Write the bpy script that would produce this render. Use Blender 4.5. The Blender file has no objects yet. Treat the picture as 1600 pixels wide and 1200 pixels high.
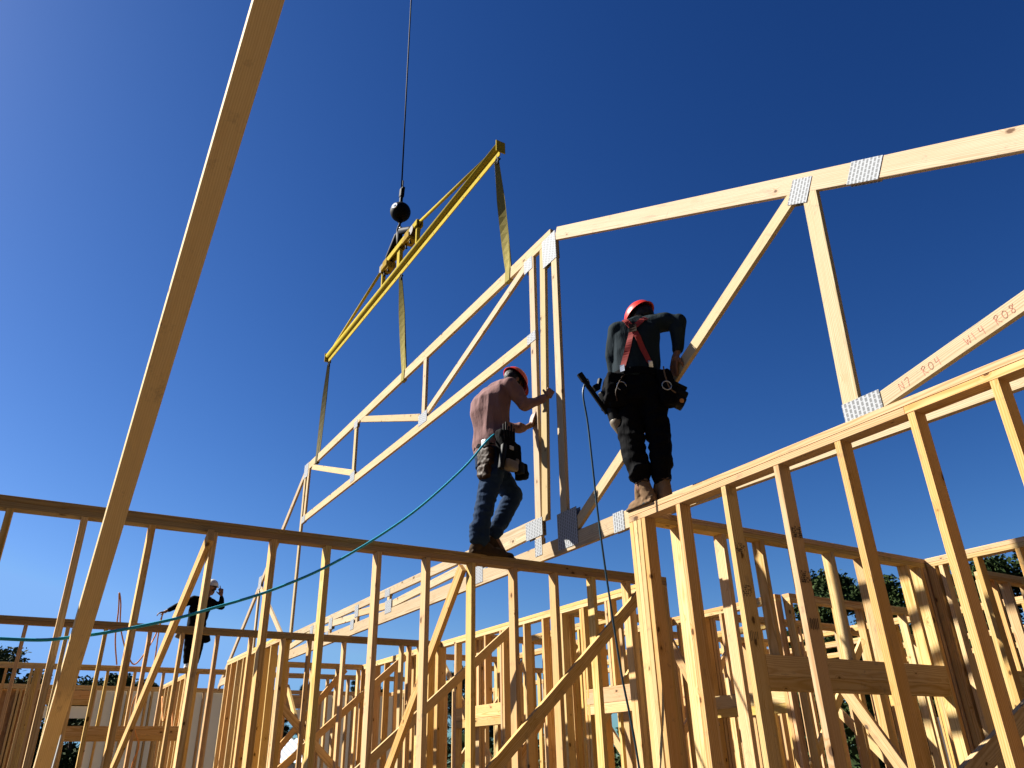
import bpy, bmesh, math, random
from mathutils import Vector, Matrix, noise
from mathutils.bvhtree import BVHTree

random.seed(7)
S = 1.551                      # camera height and half of the wall height, metres
PLY = 0.0258                   # a nominal two-by timber is PLY thick and FOUR or SIX wide (in units of S)
FOUR, SIX, TEN = 0.0605, 0.0902, 0.150
SUN = Vector((-1.0, 1.0, 1.26)).normalized()

EXPOSURE = 1.65
scene = bpy.context.scene
col = scene.collection
spent = []
bench = bpy.data.scenes.new('bench')    # an empty scene in which garments are fused, emptied again each time


def P(x, y, z):
    """plan units (camera at the origin) to world metres"""
    return Vector((x * S, y * S, (z + 1.0) * S))


# ------------------------------------------------------------------ materials
def new_mat(name):
    m = bpy.data.materials.new(name)
    m.use_nodes = True
    nt = m.node_tree
    nt.nodes.clear()
    out = nt.nodes.new('ShaderNodeOutputMaterial')
    b = nt.nodes.new('ShaderNodeBsdfPrincipled')
    nt.links.new(b.outputs[0], out.inputs[0])
    return m, nt, b


class G:
    """tiny helper for node graphs"""
    def __init__(self, nt):
        self.nt = nt

    def n(self, t, **kw):
        nd = self.nt.nodes.new(t)
        for k, v in kw.items():
            setattr(nd, k, v)
        return nd

    def link(self, a, b):
        self.nt.links.new(a, b)

    def put(self, sock, v):
        if hasattr(v, 'links') or isinstance(v, bpy.types.NodeSocket):
            self.link(v, sock)
        else:
            sock.default_value = v

    def math(self, op, a, b=None, c=None):
        nd = self.n('ShaderNodeMath', operation=op)
        self.put(nd.inputs[0], a)
        if b is not None:
            self.put(nd.inputs[1], b)
        if c is not None:
            self.put(nd.inputs[2], c)
        return nd.outputs[0]

    def mix(self, f, a, b, blend='MIX'):
        nd = self.n('ShaderNodeMix', data_type='RGBA', blend_type=blend)
        self.put(nd.inputs[0], f)
        self.put(nd.inputs[6], a if isinstance(a, bpy.types.NodeSocket) else (*a, 1))
        self.put(nd.inputs[7], b if isinstance(b, bpy.types.NodeSocket) else (*b, 1))
        return nd.outputs[2]

    def noise(self, vec, scale, detail=3, rough=.55, dist=0):
        nd = self.n('ShaderNodeTexNoise')
        self.link(vec, nd.inputs['Vector'])
        nd.inputs['Scale'].default_value = scale
        nd.inputs['Detail'].default_value = detail
        nd.inputs['Roughness'].default_value = rough
        nd.inputs['Distortion'].default_value = dist
        return nd.outputs[0]

    def mapping(self, vec, scale=(1, 1, 1), loc=(0, 0, 0)):
        nd = self.n('ShaderNodeMapping')
        self.link(vec, nd.inputs[0])
        nd.inputs['Scale'].default_value = scale
        nd.inputs['Location'].default_value = loc
        return nd.outputs[0]

    def ramp(self, f, stops):
        nd = self.n('ShaderNodeValToRGB')
        self.put(nd.inputs[0], f)
        el = nd.color_ramp.elements
        el[0].position, el[0].color = stops[0][0], (*stops[0][1], 1)
        el[1].position, el[1].color = stops[-1][0], (*stops[-1][1], 1)
        for p, c in stops[1:-1]:
            e = el.new(p)
            e.color = (*c, 1)
        return nd.outputs[0]

    def smooth(self, v, lo, hi, a=0., b=1.):
        nd = self.n('ShaderNodeMapRange', interpolation_type='SMOOTHSTEP')
        self.put(nd.inputs[0], v)
        for i, x in enumerate((lo, hi, a, b)):
            nd.inputs[i + 1].default_value = x
        return nd.outputs[0]


def wood(name, light, dark, knot, red, spread=.16):
    m, nt, b = new_mat(name)
    g = G(nt)
    tc = g.n('ShaderNodeTexCoord').outputs['Object']
    rnd = g.n('ShaderNodeObjectInfo').outputs['Random']
    off = g.n('ShaderNodeCombineXYZ')
    g.put(off.inputs[0], g.math('MULTIPLY', rnd, 91.7))
    g.put(off.inputs[1], g.math('MULTIPLY', rnd, 37.1))
    g.put(off.inputs[2], g.math('MULTIPLY', rnd, 53.3))
    va = g.n('ShaderNodeVectorMath', operation='ADD')
    g.link(tc, va.inputs[0]); g.link(off.outputs[0], va.inputs[1])
    v = va.outputs[0]
    # knots
    kn = g.n('ShaderNodeTexVoronoi', feature='F1')
    g.link(g.mapping(v, (.8, 1.35, 1.35)), kn.inputs['Vector'])
    kn.inputs['Scale'].default_value = 7.6
    kc = g.n('ShaderNodeSeparateColor'); g.link(kn.outputs['Color'], kc.inputs[0])
    size = g.math('MULTIPLY_ADD', kc.outputs[1], 1.25, .45)                    # knots of many sizes, and none in half of the cells
    none = g.math('MULTIPLY', g.math('LESS_THAN', kc.outputs[0], .48), 1.0)
    kd = g.math('ADD', g.math('DIVIDE', kn.outputs['Distance'], size), g.math('MULTIPLY', g.noise(v, 70, 3), .075))
    kd = g.math('ADD', kd, none)
    knotf = g.smooth(kd, .10, .155, 1, 0)
    halo = g.smooth(kd, .11, .33, 1, 0)
    # growth rings sawn at a shallow angle: cathedral bands along the board
    sx = g.n('ShaderNodeSeparateXYZ'); g.link(tc, sx.inputs[0])
    ry = g.math('ADD', sx.outputs[1], g.math('MULTIPLY_ADD', g.math('FRACT', g.math('MULTIPLY', rnd, 13.7)), .12, -.06))
    rz = g.math('ADD', sx.outputs[2], g.math('MULTIPLY_ADD', g.math('FRACT', g.math('MULTIPLY', rnd, 7.3)), .07, .012))
    warp = g.noise(g.mapping(v, (.9, 5, 5)), 1.0, 3)
    rad = g.math('SQRT', g.math('ADD', g.math('MULTIPLY', ry, ry), g.math('MULTIPLY', rz, rz)))
    ph = g.math('ADD', g.math('MULTIPLY', rad, 650.), g.math('MULTIPLY', warp, 34.))
    ph = g.math('ADD', ph, g.math('MULTIPLY', halo, 9.))
    ring = g.math('MULTIPLY_ADD', g.math('SINE', ph), .5, .5)
    ring = g.math('POWER', ring, 2.2)
    fine = g.noise(g.mapping(v, (2.2, 75, 75)), 1.0, 4, .65)
    broad = g.noise(g.mapping(v, (.8, 6, 6)), 1.0, 3)
    c = g.mix(g.math('MULTIPLY', ring, .75), light, dark)
    c = g.mix(g.smooth(fine, .38, .72, 0, .38), c, dark)
    c = g.mix(g.smooth(broad, .42, .78, 0, .5), c, red)
    c = g.mix(g.math('MULTIPLY', halo, .35), c, dark)
    c = g.mix(g.math('MULTIPLY', knotf, .88), c, knot)
    # scuffs, pencil-grey handling dirt
    dirt = g.noise(v, 9, 5, .7)
    c = g.mix(g.smooth(dirt, .58, .72, 0, .42), c, (.13, .105, .085))
    smear = g.noise(g.mapping(v, (1.6, 9, 9)), 2.2, 5, .7)
    c = g.mix(g.smooth(smear, .60, .70, 0, .30), c, (.10, .085, .075))
    hs = g.n('ShaderNodeHueSaturation')
    g.link(c, hs.inputs['Color'])
    g.put(hs.inputs['Value'], g.math('MULTIPLY_ADD', rnd, spread * 2, 1 - spread))
    r2 = g.math('FRACT', g.math('MULTIPLY', rnd, 29.3))
    g.put(hs.inputs['Hue'], g.math('MULTIPLY_ADD', r2, .022, .489))
    g.put(hs.inputs['Saturation'], g.math('MULTIPLY_ADD', g.math('FRACT', g.math('MULTIPLY', rnd, 17.9)), .22, .88))
    g.link(hs.outputs[0], b.inputs['Base Color'])
    b.inputs['Roughness'].default_value = .8
    b.inputs['Specular IOR Level'].default_value = .08
    bp = g.n('ShaderNodeBump')
    bp.inputs['Strength'].default_value = .25
    bp.inputs['Distance'].default_value = .002
    g.link(g.math('ADD', fine, g.math('MULTIPLY', ring, -.4)), bp.inputs['Height'])
    g.link(bp.outputs[0], b.inputs['Normal'])
    return m


def plain(name, color, rough=.6, metal=0., var=.25, scale=14., bump=0., spec=.3, detail=4):
    m, nt, b = new_mat(name)
    g = G(nt)
    tc = g.n('ShaderNodeTexCoord').outputs['Object']
    n1 = g.noise(tc, scale, detail, .6)
    lo = tuple(c * (1 - var) for c in color)
    hi = tuple(min(1, c * (1 + var)) for c in color)
    g.link(g.mix(n1, lo, hi), b.inputs['Base Color'])
    b.inputs['Roughness'].default_value = rough
    b.inputs['Metallic'].default_value = metal
    b.inputs['Specular IOR Level'].default_value = spec
    if bump:
        bp = g.n('ShaderNodeBump')
        bp.inputs['Strength'].default_value = .6
        bp.inputs['Distance'].default_value = bump
        g.link(g.noise(tc, scale * 2.3, 5, .65), bp.inputs['Height'])
        g.link(bp.outputs[0], b.inputs['Normal'])
    return m


def cloth(name, color, var=.35, weave=.0015, wear=None):
    m, nt, b = new_mat(name)
    g = G(nt)
    tc = g.n('ShaderNodeTexCoord').outputs['Object']
    n1 = g.noise(tc, 9, 5, .6)
    n2 = g.noise(g.mapping(tc, (1, 1, .35)), 22, 4, .6)
    c = g.mix(n1, tuple(x * (1 - var) for x in color), tuple(x * (1 + var) for x in color))
    if wear:
        c = g.mix(g.smooth(g.noise(tc, 7, 3), .58, .72, 0, .7), c, wear)
    g.link(c, b.inputs['Base Color'])
    b.inputs['Roughness'].default_value = .85
    b.inputs['Specular IOR Level'].default_value = .06
    bp = g.n('ShaderNodeBump')
    bp.inputs['Strength'].default_value = .7
    bp.inputs['Distance'].default_value = .012
    g.link(n2, bp.inputs['Height'])
    g.link(bp.outputs[0], b.inputs['Normal'])
    return m


M = {}
M['lumber'] = wood('lumber', (.545, .372, .178), (.35, .195, .058), (.055, .022, .007), (.48, .285, .092), .15)
M['lumber_lit'] = wood('bounce_lit_lumber', (.62, .46, .21), (.50, .33, .13), (.12, .05, .018), (.60, .42, .17), .06)  # lighter copy of lumber: bounce light put into the leaning board's colour
M['lumber_shaded'] = wood('shade_toned_lumber', (.285, .192, .094), (.185, .11, .045), (.04, .017, .006), (.24, .148, .062), .12)  # darker copy of lumber: shade on the top plates put into their colour
M['truss'] = wood('truss_lumber', (.435, .340, .215), (.29, .20, .10), (.08, .04, .018), (.36, .255, .135), .10)


def galvanised():
    m, nt, b = new_mat('punched_galvanised_steel')
    g = G(nt)
    tc = g.n('ShaderNodeTexCoord').outputs['Object']
    sx = g.n('ShaderNodeSeparateXYZ'); g.link(tc, sx.inputs[0])
    fx = g.math('FRACT', g.math('MULTIPLY', sx.outputs[1], 38.))
    row = g.math('FLOOR', g.math('MULTIPLY', sx.outputs[1], 38.))
    fy = g.math('FRACT', g.math('ADD', g.math('MULTIPLY', sx.outputs[0], 34.), g.math('MULTIPLY', row, .5)))
    slot = g.math('MULTIPLY', g.math('MULTIPLY', g.math('GREATER_THAN', fx, .42), g.math('LESS_THAN', fx, .95)), g.math('LESS_THAN', fy, .80))
    sp = g.noise(tc, 45, 4, .7)
    base = g.mix(sp, (.245, .258, .272), (.37, .385, .40))
    c = g.mix(g.math('MULTIPLY', slot, .72), base, (.07, .07, .07))
    g.link(c, b.inputs['Base Color'])
    b.inputs['Metallic'].default_value = 0
    b.inputs['Specular IOR Level'].default_value = .12
    b.inputs['Roughness'].default_value = .65
    bp = g.n('ShaderNodeBump')
    bp.inputs['Strength'].default_value = .9
    bp.inputs['Distance'].default_value = -.003
    g.link(slot, bp.inputs['Height'])
    g.link(bp.outputs[0], b.inputs['Normal'])
    return m


M['plate'] = galvanised()
M['yellow'] = plain('yellow_paint', (.33, .245, .026), .85, 0, .35, 26, .0006, spec=.03)
M['yellow_worn'] = plain('worn_yellow_paint', (.24, .155, .022), .85, 0, .6, 26, .002, spec=.03)
M['black_steel'] = plain('black_steel', (.0022, .0022, .0028), .65, 0, .4, 20, spec=.08)
M['steel'] = plain('bare_steel', (0.44, 0.44, 0.432), .3, .9, .2, 40)
M['webbing'] = plain('olive_webbing', (.235, .195, .060), .9, 0, .35, 40, .001, spec=.05)
M['webbing_dark'] = plain('grey_webbing', (.10, .088, .045), .9, 0, .35, 40, .001, spec=.05)
M['teal'] = plain('teal_rubber', (.010, .27, .38), .45, 0, .2, 30)
M['bluehose'] = plain('dark_blue_rubber', (0.01, 0.035, 0.055), .4, 0, .2, 30)
M['orange'] = plain('orange_rubber', (.56, .24, .075), .7, 0, .15, 30, spec=.1)
M['helmet_red'] = plain('red_plastic', (.40, .020, .012), .4, 0, .1, 12, spec=.22)
M['helmet_white'] = plain('white_plastic', (0.465, 0.465, 0.4464), .35, 0, .08, 12, spec=.5)
M['skin'] = plain('skin', (0.15, 0.0725, 0.0425), .55, 0, .2, 25)
M['hair'] = plain('black_hair', (.005, .004, .004), .6, 0, .5, 80, .002)
M['mauve'] = cloth('mauve_jersey', (.165, .094, .088), .12)
M['slate'] = cloth('slate_jersey', (.010, .0165, .021), .25)
M['denim'] = cloth('blue_denim', (.0125, .026, .055), .4, wear=(.05, .075, .12))
M['black_cloth'] = cloth('black_cloth', (.0022, .0022, .0028), .4)
M['red_strap'] = plain('red_elastic', (0.24, 0.0225, 0.0175), .7, 0, .2, 60)
M['leather'] = plain('brown_leather', (.030, .016, .008), .6, 0, .5, 24, .002, spec=.15)
M['suede'] = plain('tan_suede', (.150, .092, .050), .9, 0, .3, 30, .003, spec=.08)
M['shoe_brown'] = plain('brown_suede', (.036, .023, .013), .85, 0, .4, 40, .003, spec=.1)
M['black_plastic'] = plain('black_plastic', (.004, .004, .004), .6, 0, .4, 30, spec=.14)
M['tool_tan'] = plain('tan_casing', (0.1386, 0.1092, 0.0714), .5, 0, .25, 20)
M['white_plastic'] = plain('white_casing', (0.36, 0.36, 0.348), .4, 0, .1, 20)
M['red_ink'] = plain('red_marker_ink', (.42, .17, .12), .9, 0, .3, 40, spec=.05)
M['black_ink'] = plain('black_stamp_ink', (.035, .028, .022), .8, 0, .5, 120)
M['trunk'] = plain('bark', (0.06, 0.042, 0.03), .9, 0, .4, 8, .01)


def leafmat(name, a, b_):
    m, nt, b = new_mat(name)
    g = G(nt)
    geo = g.n('ShaderNodeNewGeometry')
    tc = g.n('ShaderNodeTexCoord').outputs['Object']
    n = g.math('ADD', g.math('MULTIPLY', geo.outputs['Random Per Island'], .6), g.math('MULTIPLY', g.noise(tc, .35, 3), .5))
    g.link(g.mix(n, a, b_), b.inputs['Base Color'])
    b.inputs['Roughness'].default_value = .8
    b.inputs['Specular IOR Level'].default_value = .08
    return m


M['leaf'] = leafmat('dark_leaves', (.010, .020, .006), (.036, .055, .015))
M['leaf_b'] = leafmat('olive_leaves', (.018, .026, .008), (.052, .062, .018))
M['needle'] = leafmat('dark_needles', (.007, .015, .007), (.025, .039, .016))


def ground_mat():
    m, nt, b = new_mat('dusty_slab')
    g = G(nt)
    tc = g.n('ShaderNodeTexCoord').outputs['Object']
    c = g.mix(g.noise(tc, .35, 6, .6), (.050, .033, .018), (.080, .055, .032))
    c = g.mix(g.smooth(g.noise(tc, 6, 5, .7), .55, .75, 0, .5), c, (.040, .026, .015))
    g.link(c, b.inputs['Base Color'])
    b.inputs['Roughness'].default_value = .9
    return m


M['ground'] = ground_mat()


def wrap_mat():
    m, nt, b = new_mat('white_house_wrap')
    g = G(nt)
    tc = g.n('ShaderNodeTexCoord').outputs['Object']
    c = g.mix(g.noise(tc, 3, 4), (.36, .345, .325), (.44, .43, .42))
    g.link(c, b.inputs['Base Color'])
    b.inputs['Roughness'].default_value = .6
    tr = g.n('ShaderNodeBsdfTranslucent')
    tr.inputs[0].default_value = (.46, .43, .39, 1)
    mx = g.n('ShaderNodeMixShader'); mx.inputs[0].default_value = .45
    out = [x for x in nt.nodes if x.type == 'OUTPUT_MATERIAL'][0]
    g.link(b.outputs[0], mx.inputs[1]); g.link(tr.outputs[0], mx.inputs[2]); g.link(mx.outputs[0], out.inputs[0])
    return m


M['wrap'] = wrap_mat()


def osb_mat():
    m, nt, b = new_mat('strand_board')
    g = G(nt)
    tc = g.n('ShaderNodeTexCoord').outputs['Object']
    vo = g.n('ShaderNodeTexVoronoi'); g.link(g.mapping(tc, (1, 1, .45)), vo.inputs['Vector']); vo.inputs['Scale'].default_value = 28
    c = g.mix(vo.outputs['Color'], (.24, .11, .036), (.34, .19, .075))
    g.link(c, b.inputs['Base Color'])
    b.inputs['Roughness'].default_value = .7
    return m


M['osb'] = osb_mat()


def ribbed_mat():
    m, nt, b = new_mat('white_ribbed_metal')
    b.inputs['Base Color'].default_value = (.42, .44, .46, 1)
    b.inputs['Roughness'].default_value = .4
    return m


M['ribbed'] = ribbed_mat()


# ------------------------------------------------------------------ objects
def tag(o, label=None, cat=None, group=None, kind=None):
    if label: o['label'] = label
    if cat: o['category'] = cat
    if group: o['group'] = group
    if kind: o['kind'] = kind
    return o


def thing(name, loc, label, cat, group=None):
    o = bpy.data.objects.new(name, None)
    o.empty_display_size = .1
    o.location = loc
    col.objects.link(o)
    return tag(o, label, cat, group)


def link_mesh(name, me, mat, parent=None, world=None, smooth=False):
    """an object whose mesh stands at the world matrix; under a thing it is stored relative to that thing"""
    o = bpy.data.objects.new(name, me)
    col.objects.link(o)
    if mat and not me.materials:
        me.materials.append(mat)
    if smooth:
        me.polygons.foreach_set('use_smooth', [True] * len(me.polygons))
    w = world or Matrix.Identity(4)
    if parent:
        o.parent = parent
        inv = Matrix.Identity(4)
        p = parent
        while p:
            inv = inv @ p.matrix_basis.inverted() if p == parent else inv @ p.matrix_basis.inverted()
            p = p.parent
        # chain parents are pure translations and rotations: rebuild the full inverse
        full = Matrix.Identity(4)
        q = parent
        while q:
            full = q.matrix_basis @ full
            q = q.parent
        o.matrix_basis = full.inverted() @ w
    else:
        o.matrix_basis = w
    return o


bow_rng = random.Random(77)


def bar_mesh(L, w, t, ch=.0022, skew0=0., skew1=0., bow=0.):
    """a sawn timber along local X with eased edges; skew tilts the end cuts across the width"""
    y, z, c = w / 2, t / 2, min(ch, t * .3)
    ring = [(-y + c, -z), (y - c, -z), (y, -z + c), (y, z - c), (y - c, z), (-y + c, z), (-y, z - c), (-y, -z + c)]
    n = 6 if bow else 1
    by, bz, tw = (bow_rng.uniform(-bow, bow) * L for _ in range(3)) if bow else (0, 0, 0)
    vs, fs = [], []
    for k in range(n + 1):
        u = k / n
        so = math.sin(math.pi * u)
        ang = tw * 4 * (u - .5)
        ca, sa = math.cos(ang), math.sin(ang)
        sk = skew0 * (1 - u) + skew1 * u
        for a, b in ring:
            vs.append((L * u + (sk * a / y if k in (0, n) else 0), a * ca - b * sa + by * so, a * sa + b * ca + bz * so))
    fs = [tuple(range(7, -1, -1)), tuple(range(8 * n, 8 * n + 8))]
    fs += [(8 * k + i, 8 * k + (i + 1) % 8, 8 * k + 8 + (i + 1) % 8, 8 * k + 8 + i) for k in range(n) for i in range(8)]
    me = bpy.data.meshes.new('timber')
    me.from_pydata(vs, [], fs)
    return me


def frame(p0, p1, wdir):
    x = (p1 - p0).normalized()
    z = x.cross(wdir).normalized()
    y = z.cross(x)
    m = Matrix.Identity(4)
    for i, a in enumerate((x, y, z)):
        m[0][i], m[1][i], m[2][i] = a
    m.translation = p0
    return m


def timber(name, parent, p0, p1, wdir, w=FOUR, t=PLY, mat='lumber', ch=.0022, s0=0., s1=0.):
    """p0, p1 in metres, on the timber's centre line; w along wdir, t across (both in units of S)"""
    me = bar_mesh((p1 - p0).length, w * S, t * S, ch, s0, s1, {'stud': .0016, 'diagonal_brace': .0016, 'leaning_board': .0014, 'top_plate': .0004}.get(name, 0))
    return link_mesh(name, me, M[mat], parent, frame(p0, p1, Vector(wdir)))


def tube_mesh(pts, rad, seg=10, closed_ends=True):
    pts = [Vector(p) for p in pts]
    rads = rad if isinstance(rad, (list, tuple)) else [rad] * len(pts)
    bm = bmesh.new()
    rings = []
    up = Vector((.31, .17, .93)).normalized()
    for i, p in enumerate(pts):
        d = (pts[min(i + 1, len(pts) - 1)] - pts[max(i - 1, 0)]).normalized()
        a = d.cross(up)
        if a.length < .05: a = d.cross(Vector((1, 0, 0)))
        a.normalize(); b = d.cross(a).normalized()
        rings.append([bm.verts.new(p + (a * math.cos(k * 2 * math.pi / seg) + b * math.sin(k * 2 * math.pi / seg)) * rads[i]) for k in range(seg)])
    for r0, r1 in zip(rings, rings[1:]):
        for k in range(seg):
            bm.faces.new((r0[k], r0[(k + 1) % seg], r1[(k + 1) % seg], r1[k]))
    if closed_ends:
        bm.faces.new(rings[0][::-1]); bm.faces.new(rings[-1])
    bmesh.ops.recalc_face_normals(bm, faces=bm.faces)
    me = bpy.data.meshes.new('tube')
    bm.to_mesh(me); bm.free()
    return me


def catmull(pts, n=8):
    pts = [Vector(p) for p in pts]
    out = []
    for i in range(len(pts) - 1):
        a, b, c, d = pts[max(i - 1, 0)], pts[i], pts[i + 1], pts[min(i + 2, len(pts) - 1)]
        for k in range(n):
            t = k / n
            out.append(.5 * ((2 * b) + (c - a) * t + (2 * a - 5 * b + 4 * c - d) * t * t + (3 * b - a - 3 * c + d) * t ** 3))
    out.append(pts[-1])
    return out


def box_bm(bm, c, size, rot=None, bevel=.004):
    r = bmesh.ops.create_cube(bm, size=1.0)
    vs = r['verts']
    mat = Matrix.Translation(Vector(c)) @ (rot.to_4x4() if rot else Matrix.Identity(4)) @ Matrix.Diagonal((*size, 1))
    bmesh.ops.transform(bm, matrix=mat, verts=vs)
    if bevel:
        es = {e for v in vs for e in v.link_edges}
        bmesh.ops.bevel(bm, geom=list(es), offset=min(bevel, min(size) * .3), segments=2, affect='EDGES', profile=.6)


def bm_obj(name, bm, mat, parent=None, smooth=False):
    bmesh.ops.recalc_face_normals(bm, faces=bm.faces)
    me = bpy.data.meshes.new(name)
    bm.to_mesh(me); bm.free()
    return link_mesh(name, me, M[mat] if isinstance(mat, str) else mat, parent, None, smooth)


# ------------------------------------------------------------------ stud walls
def wall(name, label, axis, pos, a0, a1, studs, top=1.0, bottom=-1.0, seams=((), ()), double=True, headers=(), spacing=None, skip=(),
         group='framed lumber walls', jitter=.0022, cat='stud wall', plate_mat='lumber', mat='lumber'):
    """axis 'X' runs along X with its near face at Y=pos; axis 'Y' runs along Y with its near face at X=pos"""
    mid = pos + FOUR / 2

    def at(a, z, off=0.):
        return P(a, mid + off, z) if axis == 'X' else P(mid + off, a, z)
    wd = (0, 1, 0) if axis == 'X' else (1, 0, 0)
    root = thing(name, at((a0 + a1) / 2, bottom), label, cat, group)
    rr = random.Random(int(pos * 1000) * 31 + int(a0 * 1000) + (7 if axis == 'X' else 0))
    root['kind'] = 'thing'
    nplates = 2 if double else 1
    for k in range(nplates):
        zc = top - PLY * (k + .5)
        cuts = [a0] + list(seams[k]) + [a1]
        for u, v in zip(cuts, cuts[1:]):
            g = .0008
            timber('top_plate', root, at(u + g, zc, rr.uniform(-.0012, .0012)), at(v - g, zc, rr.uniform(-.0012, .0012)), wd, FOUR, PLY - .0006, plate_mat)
    zt = top - PLY * nplates
    timber('bottom_plate', root, at(a0, bottom + PLY / 2), at(a1, bottom + PLY / 2), wd, FOUR, PLY - .0006)
    for s in studs:
        z0, z1 = bottom + PLY, zt
        for (h0, h1, hz0, hz1) in headers:
            if h0 + PLY * .6 < s < h1 - PLY * .6:
                z0 = hz1
        o = rr.uniform(-jitter, jitter)
        lean = rr.uniform(-jitter, jitter)
        timber('stud', root, at(s + rr.uniform(-.001, .001), z0, o), at(s + lean, z1, o * .3), wd, FOUR - .0006, PLY - rr.uniform(.0002, .001), mat)
    for (h0, h1, hz0, hz1) in headers:
        zm = hz0 + (hz1 - hz0) * .40
        n1 = timber('header', root, at(h0, (zm + hz1) / 2, -.004), at(h1, (zm + hz1) / 2, -.004), (0, 0, 1), hz1 - zm - .0006, FOUR * .8)
        n2 = timber('header', root, at(h0, (zm + hz0) / 2, -.002), at(h1, (zm + hz0) / 2, -.002), (0, 0, 1), zm - hz0 - .0006, FOUR * .82)
        for e in (h0 - PLY * .5, h1 + PLY * .5):
            timber('trimmer_stud', root, at(e, bottom + PLY), at(e, zt, .0008), wd, FOUR - .003, PLY - .0006)
    return root


def steps(a, b, d=.262, ph=0.):
    out, x = [], a + ph
    while x < b:
        out.append(x); x += d
    return out


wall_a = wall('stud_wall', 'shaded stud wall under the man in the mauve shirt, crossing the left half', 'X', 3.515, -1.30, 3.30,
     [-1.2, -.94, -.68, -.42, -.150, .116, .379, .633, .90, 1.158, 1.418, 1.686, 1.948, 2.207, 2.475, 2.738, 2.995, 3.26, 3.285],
     seams=((1.99,), (.70,)), plate_mat='lumber_shaded')
wall_b = wall('stud_wall', 'sunlit stud wall under the man in red suspenders, nearest on the right', 'Y', 2.21, -.35, 2.553,
     [-.26, .0, .14, .40, .66, .923, 1.182, 1.451, 1.716, 1.98, 2.24, 2.4605, 2.487, 2.5135, 2.540], seams=((.55,), (1.2,)))
wall('stud_wall', 'shaded stud wall with a wide doubled header, behind the nearest sunlit wall', 'X', 2.49, 2.272, 4.41,
     [2.29, 2.46, 2.737, 2.998, 3.262, 3.525, 3.79, 4.18, 4.31, 4.345, 4.385], headers=((2.89, 4.29, .262, .415),), seams=((3.3,), (2.8,)))
wall('stud_wall', 'stud wall on the right running toward the camera from the header corner', 'Y', 4.357, .2, 2.486,
     [.4, .66, .93, 1.19, 1.45, 1.72, 1.98, 2.205, 2.405, 2.45, 2.472], seams=((1.4,), (1.9,)))
wall('stud_wall', 'long sunlit stud wall beyond the header wall, with a doubled header', 'Y', 4.36, 3.595, 7.42,
     [3.61, 3.64, 3.86, 4.12, 4.31, 4.34, 4.58, 4.84, 5.10, 5.36, 5.62, 5.70, 5.96, 6.22, 6.48, 6.74, 7.0, 7.26, 7.40],
     headers=((3.66, 4.29, .25, .395),), seams=((4.7,), (5.4,)))
wall('stud_wall', 'sunlit stud wall running away from the end of the long shaded wall', 'Y', 3.26, 3.578, 8.45,
     [3.595, 3.66, 3.86, 4.05, 4.08, 4.34, 4.60, 4.84, 5.10, 5.41, 5.45, 5.70, 5.96, 6.22, 6.52, 6.75, 7.0, 7.26, 7.52, 7.78, 8.04, 8.30, 8.43],
     headers=((3.875, 4.355, .265, .42), (5.46, 6.2, .265, .42)), seams=((5.9,), (4.9,)))
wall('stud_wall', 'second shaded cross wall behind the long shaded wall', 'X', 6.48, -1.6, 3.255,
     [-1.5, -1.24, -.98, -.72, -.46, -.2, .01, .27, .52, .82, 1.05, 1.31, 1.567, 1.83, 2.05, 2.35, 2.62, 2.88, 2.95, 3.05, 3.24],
     seams=((1.84,), (.9,)), plate_mat='lumber_shaded')
wall('stud_wall', 'narrow sunlit stud wall with close studs behind the second cross wall', 'Y', 1.84, 6.545, 8.50,
     [6.56, 6.6, 6.64, 6.91, 7.13, 7.40, 7.62, 7.84, 8.06, 8.3, 8.48], seams=((7.5,), (7.1,)))
wall('stud_wall', 'short cross wall joining the far end of the sunlit wall', 'X', 8.385, 1.905, 3.255,
     [1.93, 2.19, 2.44, 2.70, 2.98, 3.0, 3.22], seams=((2.6,), (2.9,)))
wall('stud_wall', 'cross wall the small man in the white helmet stands on', 'X', 9.30, -1.7, 2.12,
     [-1.5, -1.2, -.9, -.6, -.36, -.06, .16, .19, .215, .24, .30, .56, .84, 1.1, 1.38, 1.62, 1.66, 1.9, 2.1], headers=((.55, 1.64, .285, .425),), seams=((.9,), (.4,)))
wall('stud_wall', 'distant cross wall behind the short cross wall', 'X', 9.43, 2.25, 4.5,
     [2.27, 2.5, 2.72, 2.98, 3.24, 3.5, 3.62, 3.9, 4.16, 4.42], seams=((3.1,), (3.6,)))
wall('stud_wall', 'far narrow sunlit wall with orange cord hung on its studs', 'Y', 1.69, 9.365, 11.55,
     [9.38, 9.6, 9.85, 10.1, 10.35, 10.6, 10.86, 11.1, 11.36, 11.53], seams=((10.2,), (10.8,)))
wall_far = wall('stud_wall', 'farthest shaded wall with white house wrap behind its studs', 'X', 11.60, -1.9, 5.2,
     [-1.8, -1.4, -1.1, -.8, -.5, -.2, .1, .14, .40, .44, .9, .95, 1.06, 1.19, 1.27, 1.33, 1.56, 1.62, 1.85, 2.05, 2.27, 2.33, 2.55, 2.75, 2.9, 3.3, 3.34, 3.84, 3.9, 4.1, 4.4, 4.66, 4.9, 5.15],
     headers=((.42, .92, .77, .94), (3.32, 3.86, .76, .94)), seams=((1.9,), (2.6,)))
wall('stud_wall', 'cross wall right of the header corner, in front of the trees', 'X', 3.53, 4.425, 6.12,
     [4.44, 4.7, 4.95, 5.21, 5.47, 5.73, 6.0, 6.1], seams=((5.2,), (5.6,)))
wall('stud_wall', 'cross wall at the right edge with a header across it', 'X', 2.492, 4.98, 6.9,
     [5.0, 5.09, 5.25, 5.5, 5.77, 6.03, 6.3, 6.56, 6.85], headers=((4.995, 6.4, .262, .415),), seams=((5.8,), (5.4,)))
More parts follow.
